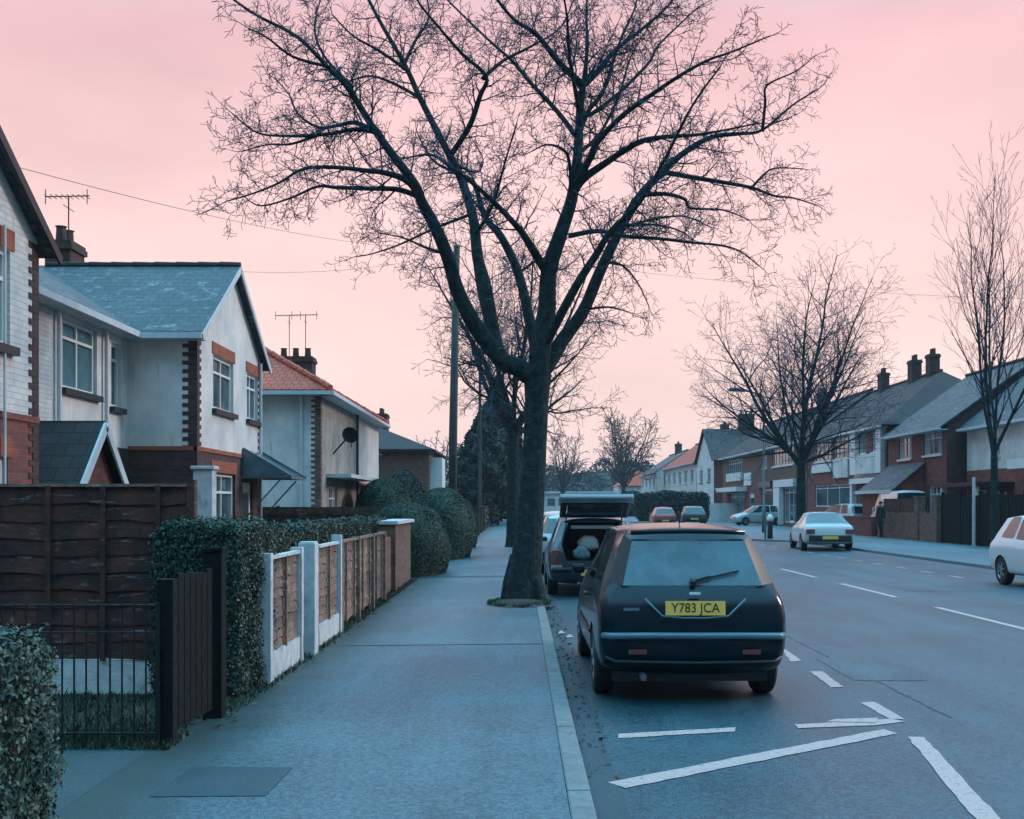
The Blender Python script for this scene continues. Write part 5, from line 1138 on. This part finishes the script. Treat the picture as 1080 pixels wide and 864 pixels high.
VAN = dict(L=4.9, W=1.9, H=2.3, wheels=(.9, 3.8), cols=[
 [(.76, .06, .40), (.84, .0, .45), (.88, .0, .7), (.88, .0, 1.0), (.86, .02, 1.25), (.78, .10, 2.18), (.60, .14, 2.27)],
 [(.80, .16, .36), (.90, .12, .42), (.94, .1, .7), (.94, .1, 1.0), (.92, .12, 1.27), (.82, .2, 2.2), (.62, .22, 2.3)],
 [(.82, .4, .34), (.92, .4, .42), (.95, .4, .7), (.95, .4, 1.0), (.93, .4, 1.27), (.83, .42, 2.2), (.62, .42, 2.3)],
 [(.82, 1.5, .34), (.92, 1.5, .42), (.95, 1.5, .7), (.95, 1.5, 1.0), (.93, 1.5, 1.27), (.83, 1.5, 2.2), (.62, 1.5, 2.31)],
 [(.82, 2.5, .34), (.92, 2.5, .42), (.95, 2.5, .7), (.95, 2.5, 1.0), (.93, 2.5, 1.27), (.83, 2.5, 2.2), (.62, 2.5, 2.31)],
 [(.82, 2.6, .34), (.92, 2.6, .42), (.95, 2.6, .7), (.95, 2.6, 1.0), (.93, 2.6, 1.25), (.82, 2.6, 2.19), (.62, 2.6, 2.3)],
 [(.82, 3.7, .34), (.92, 3.7, .42), (.94, 3.7, .7), (.93, 3.7, .98), (.90, 3.8, 1.2), (.74, 3.2, 2.1), (.58, 3.15, 2.2)],
 [(.82, 4.1, .34), (.90, 4.1, .42), (.93, 4.1, .7), (.91, 4.1, .95), (.86, 4.1, 1.12), (.72, 4.15, 1.18), (.5, 4.2, 1.2)],
 [(.80, 4.5, .34), (.88, 4.5, .40), (.90, 4.5, .65), (.87, 4.5, .85), (.80, 4.5, .98), (.66, 4.55, 1.02), (.45, 4.58, 1.04)],
 [(.74, 4.75, .34), (.80, 4.78, .38), (.82, 4.8, .6), (.80, 4.78, .74), (.74, 4.75, .84), (.6, 4.76, .87), (.4, 4.77, .88)],
 [(.62, 4.82, .36), (.70, 4.88, .40), (.72, 4.9, .58), (.7, 4.87, .7), (.66, 4.85, .78), (.54, 4.84, .8), (.36, 4.84, .81)]])
RING = None
def car_shell(spec, levels, rear_glass=True, hollow=False, arch=.335, van=False):
    cols = spec['cols']; nR = 7
    me = bpy.data.meshes.new('shell'); V = []; Fc = []; Mi = []; cre = []
    for c in cols:
        V += [(x, y, z) for x, y, z in c]+[(-x, y, z) for x, y, z in reversed(c)]
    n = 14
    for k in range(len(cols)-1):
        for j in range(n):
            j2 = (j+1) % n
            Fc.append((k*n+j, k*n+j2, (k+1)*n+j2, (k+1)*n+j)); mi = 0
            jj = j if j < 7 else 12-j if j < 13 else 13      # mirrored row index of the face: j..j+1
            if jj == 4 or j == 4 or j == 8:                   # waist to cant rail
                if spec is SALOON: g = k in (3, 5)
                elif van: g = k in (5,)
                else: g = k in (2, 4, 5)
                if g and j in (4, 8): mi = 2
            if j in (4, 5, 6, 7, 8) and k == 6 and j in (5, 6, 7): mi = 3
            if j in (4, 8) and k == 6: mi = 2 if not van else 0
            if k == 0 and j in (4, 8) and spec is HATCH: mi = 5
            if spec is SALOON and k == 2 and j in (5, 6, 7): mi = 1
            Mi.append(mi)
    for e_, flip in ((0, False), (len(cols)-1, True)):
        b = e_*n
        for r in range(6):
            q = (b+r, b+r+1, b+12-r, b+13-r); mi = 0
            if e_ == 0 and r == 4 and spec is not SALOON: mi = 1 if rear_glass else 0
            Fc.append(q[::-1] if not flip else q); Mi.append(mi)
    me.from_pydata(V, [], Fc)
    bm = bmesh.new(); bm.from_mesh(me)
    bm.faces.ensure_lookup_table()
    for f, mi in zip(bm.faces, Mi): f.material_index = mi
    bmesh.ops.recalc_face_normals(bm, faces=bm.faces)
    cl = bm.edges.layers.float.new('crease_edge'); vl = bm.verts.layers.float.new('crease_vert')
    for ed in bm.edges:
        ms = {f.material_index for f in ed.link_faces}
        if len(ms) > 1:
            ed[cl] = 1.0
            for v in ed.verts: v[vl] = .8
    bm.to_mesh(me); bm.free()
    for k in range(6): me.materials.append(M['interior'])
    o = bpy.data.objects.new('shell', me); COL.objects.link(o)
    s = o.modifiers.new('s', 'SUBSURF'); s.levels = levels; s.render_levels = levels; s.boundary_smooth = 'PRESERVE_CORNERS'
    tmp = []
    mb = MB(); mb.mi = 4
    for wy in spec['wheels']:
        for sx in (-1, 1):
            mb.tube([(sx*.60, wy, .29), (sx*1.2, wy, .29)], arch, 28)
    c = mb.build('cutter', ['interior']*5); tmp.append(c)
    b = o.modifiers.new('b', 'BOOLEAN'); b.object = c; b.operation = 'DIFFERENCE'; b.solver = 'EXACT'
    if hollow:
        mb = MB(); mb.mi = 4
        mb.prism([(-.52, -.4, .66), (.52, -.4, .66), (.60, -.4, .95), (.47, -.4, 1.36), (-.47, -.4, 1.36), (-.60, -.4, .95)], (0, 1.75, 0))
        c2 = mb.build('cutter', ['interior']*5); tmp.append(c2); b = o.modifiers.new('b2', 'BOOLEAN'); b.object = c2; b.operation = 'DIFFERENCE'; b.solver = 'EXACT'
    dg = bpy.context.evaluated_depsgraph_get(); ev = o.evaluated_get(dg); m2 = bpy.data.meshes.new_from_object(ev)
    for t in tmp: bpy.data.objects.remove(t)
    bpy.data.objects.remove(o)
    return m2
def pieces(m2, want, islands=True):
    """faces of one material index as separate meshes (one per connected piece)"""
    bm = bmesh.new(); bm.from_mesh(m2); bmesh.ops.delete(bm, geom=[f for f in bm.faces if f.material_index not in want], context='FACES')
    out = []
    if not islands:
        me = bpy.data.meshes.new('p'); bm.to_mesh(me); bm.free(); return [me]
    todo = set(bm.faces)
    groups = []
    while todo:
        st = [todo.pop()]; g = set(st)
        while st:
            f = st.pop()
            for ed in f.edges:
                for q in ed.link_faces:
                    if q in todo: todo.discard(q); g.add(q); st.append(q)
        groups.append(g)
    for g in groups:
        idx = {}; V = []; Fc = []
        for f in g:
            t = []
            for v in f.verts:
                if v not in idx: idx[v] = len(V); V.append(tuple(v.co))
                t.append(idx[v])
            Fc.append(t)
        if len(Fc) < 3: continue
        me = bpy.data.meshes.new('p'); me.from_pydata(V, [], Fc); out.append(me)
    bm.free(); return out
def wheel(parent, x, y, r, w, side, rim='rim'):
    t = MB(); K = 28
    prof = [(.0, .60), (.0, .90), (.02, .985), (.05, 1.0), (w-.05, 1.0), (w-.02, .985), (w, .9), (w, .60)]
    rg = [[(x+side*(px_-w), y+r*pr*math.cos(2*math.pi*j/K), r+r*pr*math.sin(2*math.pi*j/K)) for j in range(K)] for px_, pr in prof]
    for a, b in zip(rg, rg[1:]):
        for j in range(K): t.quad(a[j], a[(j+1) % K], b[(j+1) % K], b[j])
    ty = t.build('tyre', 'tyre', None, smooth=True)
    wh = empty('wheel', (0, 0, 0)); wh.parent = parent; ty.parent = wh
    d = MB(); K2 = 30
    def disc(r0, r1, x0, x1):
        for j in range(K2):
            a0, a1 = 2*math.pi*j/K2, 2*math.pi*(j+1)/K2
            P = lambda rr, xx, a: (x+side*xx, y+r*rr*math.cos(a), r+r*rr*math.sin(a))
            d.quad(P(r0, x0, a0), P(r0, x0, a1), P(r1, x1, a1), P(r1, x1, a0))
    disc(.62, .56, 0-.004, -.03); disc(.0, .16, .0-.004, -.012)
    for j in range(6):
        a = j*math.pi/3+.3; c0 = Vector((x-side*.02, y+r*.12*math.cos(a), r+r*.12*math.sin(a))); c1 = Vector((x-side*.02, y+r*.58*math.cos(a), r+r*.58*math.sin(a))); d.beam(c0, c1, .05, .03)
    d.build('rim', rim, wh); b = MB(); K3 = 20
    b.tube([(x-side*.10, y, r), (x-side*.085, y, r)], r*.6, 20); b.build('hub', 'interior', wh)
def lettering(txt, size, loc, rot, m, parent, name='lettering', scale=(1, 1)):
    cu = bpy.data.curves.new('t', 'FONT'); cu.body = txt; cu.size = size; cu.align_x = 'CENTER'; cu.align_y = 'CENTER'; cu.extrude = .0012
    o = bpy.data.objects.new('t', cu); COL.objects.link(o); dg = bpy.context.evaluated_depsgraph_get(); me = bpy.data.meshes.new_from_object(o.evaluated_get(dg)); bpy.data.objects.remove(o)
    me.transform(Matrix.Translation(loc) @ rot @ Matrix.Diagonal((scale[0], scale[1], 1, 1))); me.materials.clear(); me.materials.append(M[m])
    q = bpy.data.objects.new(name, me); COL.objects.link(q); q.parent = parent; return q
def make_car(name, label, cat, loc, rz, spec, paint, scale=(1, 1, 1), levels=2, group='cars parked along the road', glass='carglass', rear='carglass', detail=0, hollow=False, van=False, lamps=True, bump='darkpl'):
    root = empty(name, (0, 0, 0), label, cat, group)
    m2 = car_shell(spec, levels, rear_glass=not hollow, hollow=hollow, van=van)
    def add(me, nm, mt, par=root):
        me.materials.clear(); me.materials.append(M[mt]); me.polygons.foreach_set('material_index', [0]*len(me.polygons)); me.polygons.foreach_set('use_smooth', [True]*len(me.polygons))
        me.set_sharp_from_angle(angle=R(38)); o = bpy.data.objects.new(nm, me); COL.objects.link(o); o.parent = par; return o
    add(pieces(m2, {0}, False)[0], 'body', paint)
    for me in (pieces(m2, {5}) if spec is HATCH else []): add(me, 'tail_lamp', 'lamppill' if detail == 1 else paint if detail else 'lampred')
    for me in pieces(m2, {4}):
        if len(me.polygons): add(me, 'inner_lining', 'interior')
    for me in pieces(m2, {1}): add(me, 'rear_window', rear)
    for me in pieces(m2, {2}): add(me, 'side_window', glass)
    for me in pieces(m2, {3}): add(me, 'windscreen', glass)
    wx = max(c[2][0] for c in spec['cols']); 
    for wy in spec['wheels']:
        for sx in (-1, 1): wheel(root, sx*(wx-.015), wy, .30, .19, sx)
    H = spec['H']; L = spec['L']
    if lamps:
        zs = (.62, .84) if spec is not VAN else (.8, 1.3); c0, c1 = spec['cols'][0], spec['cols'][1]
        if not detail:
            for sx in ((-1, 1) if spec is not HATCH else ()):
                m = MB(); x0 = c0[3][0]; m.box(sx*(x0-.12 if spec is not SALOON else x0-.24), sx*(x0+.05), c0[3][1]-.015, c0[3][1]+.12, zs[0], zs[1]-(.06 if spec is SALOON else 0)); m.build('tail_lamp', 'lampred', root, bevel=.02)
            m = MB(); m.box(-.7, .7, -.03, .06, .34, .56); m.build('rear_bumper', bump, root, bevel=.03)
        for sx in (-1, 1):
            m = MB(); x0 = spec['cols'][-1][3][0]; m.box(sx*(x0-.2), sx*(x0+.05), L-.16, L-.03, .52, .62); m.build('headlight', 'lamppale', root, bevel=.02)
        m = MB(); m.box(-.26, .26, -.045, -.03, .42, .53); m.build('number_plate', 'plate', root) if not detail else None
    for sx in (-1, 1):
        my = spec['cols'][6][4][1]-.12; m = MB(); m.box(sx*.80, sx*.945, my-.05, my+.05, .93 if not van else 1.2, 1.03 if not van else 1.45); m.build('wing_mirror', paint if detail != 2 else 'darkpl', root, bevel=.03)
    return root
def place(root, loc, rz, sc_=(1, 1, 1)): root.location = loc; root.rotation_euler = (0, 0, rz); root.scale = sc_; return root

# ---- the near black hatchback
D1 = gp(725, 735).y
c = make_car('hatchback_car', 'black hatchback with yellow number plate, nearest car at the left kerb', 'car', (0, 0, 0), 0, HATCH, 'carblack', levels=3, rear='misted', glass='clear', detail=1)
for sx in (-1, 1):
    m = MB(); m.box(sx*.12, sx*.58, 1.95, 2.08, .5, 1.12); m.box(sx*.22, sx*.47, 1.97, 2.07, 1.15, 1.33); m.build('front_seat', 'interior', c, bevel=.03)
    m = MB(); m.box(sx*.22, sx*.46, 1.07, 1.17, 1.02, 1.18); m.build('head_restraint', 'interior', c, bevel=.02)
m = MB(); m.box(-.62, .62, 1.0, 1.16, .45, 1.02); m.build('rear_seat', 'interior', c, bevel=.03)
m = MB(); m.box(-.64, .64, 2.75, 3.0, .7, .93); m.build('dashboard', 'interior', c, bevel=.03)
m = MB(); m.box(-.55, .55, .45, 1.0, .90, .93); m.build('parcel_shelf', 'interior', c)
m = MB(); m.box(-.12, .12, 2.36, 2.38, 1.28, 1.34); m.build('rear_view_mirror', 'interior', c)
m = MB(); m.tube([(-.80, .10, .575), (-.74, .012, .58), (-.4, -.012, .585), (0, -.018, .585), (.4, -.012, .585), (.74, .012, .58), (.80, .10, .575)], .028, 8); m.build('bumper_strip', 'strip', c, smooth=True)
m = MB(); m.tube([(-.78, .10, .40), (-.70, .03, .37), (0, .01, .36), (.70, .03, .37), (.78, .10, .40)], .012, 6); m.build('bumper_edge', 'darkpl', c, smooth=True)
m = MB(); m.tube([(-.44, -.005, .885), (-.29, -.008, .745), (-.10, -.010, .73), (.10, -.010, .73), (.29, -.008, .745), (.44, -.005, .885)], .009, 8); m.build('plate_surround', 'strip', c, smooth=True)
m = MB(); m.obox((0, -.010, .810), (1, 0, 0), (0, .06, 1), (0, -1, .06), .262, .058, .006); pl = m.build('number_plate', 'plate', c)
lettering('Y783 JCA', .108, Vector((0, -.018, .810)), Matrix.Rotation(R(90-3.4), 4, 'X'), 'ink', pl, scale=(.98, 1))
m = MB(); m.obox((0, .015, .925), (1, 0, 0), (0, .5, 1), (0, -1, .5), .05, .014, .006); m.build('badge', 'rim', c, bevel=.005)
m = MB(); m.beam((-.02, .145, 1.015), (.42, .205, 1.10), .018, .014); m.tube([(.0, .11, 1.0), (.0, .16, 1.02)], .026, 10); m.beam((-.02, .145, 1.012), (.16, .165, 1.055), .03, .02); m.build('rear_wiper', 'darkpl', c)
m = MB(); m.tube([(-.52, .44, 1.415), (-.3, .405, 1.425), (0, .39, 1.43), (.3, .405, 1.425), (.52, .44, 1.415)], .022, 8); m.build('roof_spoiler', 'carblack', c, smooth=True)
m = MB(); m.box(-.58, -.42, .02, .035, .43, .47); m.build('reflector', 'lampred', c)
m = MB(); m.box(.42, .58, .02, .035, .43, .47); m.build('reflector', 'lampred', c)
m = MB(); m.obox((-.56, -.004, .80), (1, 0, 0), (0, 0, 1), (0, 1, 0), .07, .012, .004); m.build('model_script', 'strip', c)
m = MB(); m.tube([(-.45, .15, .24), (-.45, .02, .24)], .028, 12); m.build('exhaust', 'metalgrey', c)
for sx in (-1, 1):
    for yy in (1.55, 2.75): m = MB(); m.box(sx*.853, sx*.885, yy-.10, yy+.10, .80, .83); m.build('door_handle', 'darkpl', c, bevel=.008)
    m = MB(); m.tube([(sx*.862, .98, .52), (sx*.872, 1.9, .52), (sx*.868, 2.92, .52)], .016, 6); m.build('rubbing_strip', 'darkpl', c)
m = MB(); m.tube([(.0, .95, 1.48), (.0, .80, 1.68)], .006, 6); m.build('aerial', 'darkpl', c)
m = MB(); m.box(-.7, .7, .3, 3.9, .17, .26); m.build('underside', 'darkpl', c)
c.name = 'hatchback_car'; place(c, (1.462, D1-.52, -.04), R(0), (.95, 1, 1.02))
# ---- second car: boot open
D2 = 20.6
c = make_car('hatchback_car', 'dark hatchback with its tailgate raised open, parked by the big tree trunk', 'car', (0, 0, 0), 0, HATCH, 'cardark', levels=2, detail=2, hollow=True)
for sx in (-1, 1):
    m = MB(); m.prism([(sx*.60, .02, .60), (sx*.80, .06, .60), (sx*.78, .10, .86), (sx*.63, .06, .86)], (0, .05, 0)); m.build('tail_lamp', 'lampred', c, bevel=.01)
    m = MB(); m.prism([(sx*.60, .012, .50), (sx*.80, .05, .50), (sx*.80, .055, .59), (sx*.60, .015, .59)], (0, .05, 0)); m.build('reversing_lamp', 'lamppale', c)
    m = MB(); m.beam((sx*.50, .50, 1.30), (sx*.54, .10, 1.72), .02, .02); m.build('gas_strut', 'darkpl', c)
    m = MB(); m.tube([(sx*.775, .24, .90), (sx*.735, .30, 1.02), (sx*.61, .52, 1.36)], .024, 8); m.build('pillar_edge', 'carsilver', c, smooth=True)
tg = None
hin = Vector((0, .55, 1.46)); end = Vector((0, -.32, 1.80)); d = (end-hin).normalized(); up = Vector((0, -d.z, d.y)); up = up if up.z > 0 else -up
m = MB(); Ln = (end-hin).length
for sx in (-1, 1): m.obox(hin+d*(Ln*.42)+Vector((sx*.57, 0, 0)), d, (1, 0, 0), up, Ln*.42, .06, .025)
m.obox(hin+d*.06, d, (1, 0, 0), up, .06, .60, .025); tg = m.build('tailgate', 'carblack', c, bevel=.012)
m = MB(); m.obox(hin+d*(Ln*.98), d, (1, 0, 0), up, .13, .66, .045); m.build('tailgate_lip', 'carsilver', tg, bevel=.03)
m = MB(); m.obox(hin+d*(Ln*.50), d, (1, 0, 0), up, Ln*.36, .50, .004); m.build('rear_window', 'clear', tg)
m = MB(); m.obox(hin+d*(Ln*.80), d, (1, 0, 0), up, .03, .56, .05); m.build('tailgate_lining', 'darkpl', tg)
m = MB(); m.tube([(-.78, .10, .50), (-.70, .0, .50), (0, -.02, .51), (.70, .0, .50), (.78, .10, .50)], .05, 8); m.build('rear_bumper', 'darkpl', c, smooth=True)
m = MB(); m.box(-.26, .26, -.065, -.05, .40, .51); m.build('number_plate', 'plate', c)
m = MB(); m.box(-.44, .44, .72, .80, 1.02, 1.30); m.build('rear_seat', 'interior', c, bevel=.03)
m = MB(); m.box(-.42, .38, .42, .44, 1.24, 1.30); m.build('parcel_shelf', 'carsilver', c)
place(c, (1.37, D2, -.04), 0)
def bag(label, x, y, z, sx, sy, sz, mt, group='bags in the open boot'):
    bm = bmesh.new(); bmesh.ops.create_icosphere(bm, subdivisions=3, radius=1); me = bpy.data.meshes.new('carrier_bag')
    for v in bm.verts:
        n = 1+.12*math.sin(v.co.x*5+1)*math.cos(v.co.z*4+x*9); v.co = Vector((math.copysign(abs(v.co.x)**.7, v.co.x)*sx*n, math.copysign(abs(v.co.y)**.7, v.co.y)*sy, math.copysign(abs(v.co.z)**.75, v.co.z)*sz*n+ (sz*.35*max(0, v.co.z) if abs(v.co.x) < .4 else 0)))
    bm.to_mesh(me); bm.free(); me.polygons.foreach_set('use_smooth', [True]*len(me.polygons)); me.materials.append(M[mt]); o = bpy.data.objects.new('carrier_bag', me); COL.objects.link(o); o.location = (x, y, z+sz); tag(o, label, 'bag', group)
bag('patterned blue bag low in the open boot, by the left tail lamp', 1.13, D2+.30, .63, .16, .14, .11, 'bag')
bag('white folded bag at the top of the open boot', 1.28, D2+.62, .80, .20, .12, .12, 'white')
# ---- third car behind
c = make_car('estate_car', 'pale silver car in front of the one with the open boot, beside the tree trunk', 'car', (0, 0, 0), 0, HATCH, 'carsilver', levels=1); place(c, (1.25, 27.2, -.04), 0)
c = make_car('hatchback_car', 'furthest pale car on the left kerb, beyond the silver one', 'car', (0, 0, 0), 0, HATCH, 'carwhite', levels=1); place(c, (1.35, 34.0, -.04), 0)
# ---- right side
c = make_car('saloon_car', 'white saloon with black rear bumper parked on the far side of the road', 'car', (0, 0, 0), 0, SALOON, 'carwhite', levels=2); place(c, (11.2, 41.0, -.04), R(-5), (1.08, .95, 1.02))
c = make_car('hatchback_car', 'white hatchback facing the camera, cut off by the right edge', 'car', (0, 0, 0), 0, HATCH, 'carwhite', levels=2); place(c, (10.98, 24.75, -.04), R(180), (1, 1, 1))
c = make_car('hatchback_car', 'silver car standing side-on in the forecourt before the shops', 'car', (0, 0, 0), 0, HATCH, 'carsilver', levels=2); place(c, (20.3, 87.5, .035), R(97), (1, 1, 1.05))
c = make_car('hatchback_car', 'small red car far along the right side of the road', 'car', (0, 0, 0), 0, HATCH, 'carred', levels=1); place(c, (10.9, 85, -.04), 0, (1, 1, 1))
c = make_car('hatchback_car', 'dark car right of the small red one, far along the road', 'car', (0, 0, 0), 0, HATCH, 'cardark', levels=1); place(c, (13.7, 89, .036), R(-3), (1.15, 1, 1))
c = make_car('hatchback_car', 'silver car parked behind the low red brick wall', 'car', (0, 0, 0), 0, HATCH, 'carsilver', levels=1); place(c, (18.9, 62.0, .035), R(20), (1, 1, 1.12))
c = make_car('delivery_van', 'white van parked behind the brown brick boundary wall', 'van', (0, 0, 0), 0, VAN, 'carwhite', levels=1, van=True); place(c, (18.85, 54.6, .035), 0, (.88, .95, 1))
# ---- person on the far pavement
def person(x, y, z, rz):
    me = bpy.data.meshes.new('person'); V = [(0, 0, .95), (0, 0, 1.15), (0, .01, 1.38), (0, .0, 1.50), (0, -.02, 1.58), (0, -.02, 1.70),
        (.10, 0, .90), (.11, -.03, .50), (.11, .03, .09), (.11, -.12, .05), (-.10, 0, .90), (-.11, .10, .50), (-.12, .16, .10), (-.12, .02, .05),
        (.19, 0, 1.40), (.25, .02, 1.15), (.24, -.06, .92), (-.19, 0, 1.40), (-.25, .03, 1.15), (-.22, -.10, .95), (.235, -.09, .84), (-.215, -.13, .87)]
    E = [(0, 1), (1, 2), (2, 3), (3, 4), (4, 5), (0, 6), (6, 7), (7, 8), (8, 9), (0, 10), (10, 11), (11, 12), (12, 13), (2, 14), (14, 15), (15, 16), (16, 20), (2, 17), (17, 18), (18, 19), (19, 21)]
    rad = [.15, .15, .16, .06, .085, .08, .10, .07, .045, .04, .10, .07, .045, .04, .075, .055, .04, .075, .055, .04, .03, .03]
    me.from_pydata(V, E, []); o = bpy.data.objects.new('person', me); COL.objects.link(o); s = o.modifiers.new('s', 'SKIN')
    for i, r in enumerate(rad): me.skin_vertices[0].data[i].radius = (r, r*.85)
    me.skin_vertices[0].data[0].use_root = True
    b = o.modifiers.new('b', 'SUBSURF'); b.levels = 1; b.render_levels = 1
    dg = bpy.context.evaluated_depsgraph_get(); m2 = bpy.data.meshes.new_from_object(o.evaluated_get(dg)); bpy.data.objects.remove(o)
    m2.materials.clear(); m2.materials.append(M['cloth']); m2.materials.append(M['skin'])
    for p in m2.polygons:
        p.use_smooth = True; p.material_index = 1 if (p.center.z > 1.5 or (p.center.z < .9 and abs(p.center.x) > .19)) else 0
    root = bpy.data.objects.new('person', m2); COL.objects.link(root); root.location = (x, y, z); root.rotation_euler = (0, 0, rz)
    bm = bmesh.new(); bmesh.ops.create_icosphere(bm, subdivisions=2, radius=.105); h = bpy.data.meshes.new('hair')
    for v in bm.verts: v.co = Vector((v.co.x*.95, v.co.y+.015, max(-.02, v.co.z)+1.67))
    bm.to_mesh(h); bm.free(); h.materials.append(M['interior']); ho = bpy.data.objects.new('hair', h); COL.objects.link(ho); ho.parent = root
    bm = bmesh.new(); bmesh.ops.create_cone(bm, segments=14, radius1=.215, radius2=.20, depth=.62); j = bpy.data.meshes.new('coat')
    for v in bm.verts: v.co = Vector((v.co.x*1.02, v.co.y*.72, v.co.z+1.13))
    bm.to_mesh(j); bm.free(); j.materials.append(M['cloth']); jo = bpy.data.objects.new('coat', j); COL.objects.link(jo); jo.parent = root
    tag(root, 'person in dark clothing standing on the far pavement in front of the brick wall', 'person')
person(17.2, 54.2, .036, R(-60))
# ------------------------------------------------------------------ thin evening haze
hm = bpy.data.materials.new('haze'); hm.use_nodes = True; t = hm.node_tree; t.nodes.remove(t.nodes['Principled BSDF'])
pv = t.nodes.new('ShaderNodeVolumePrincipled'); pv.inputs['Density'].default_value = .00035; pv.inputs['Color'].default_value = (.62, .74, .82, 1); lk(t, pv.outputs[0], t.nodes['Material Output'].inputs['Volume'])
hz = MB(); hz.box(-890, 890, -50, 1400, -1.5, 24); M['haze'] = hm; hzo = hz.build('haze', 'haze'); tag(hzo, kind='stuff')
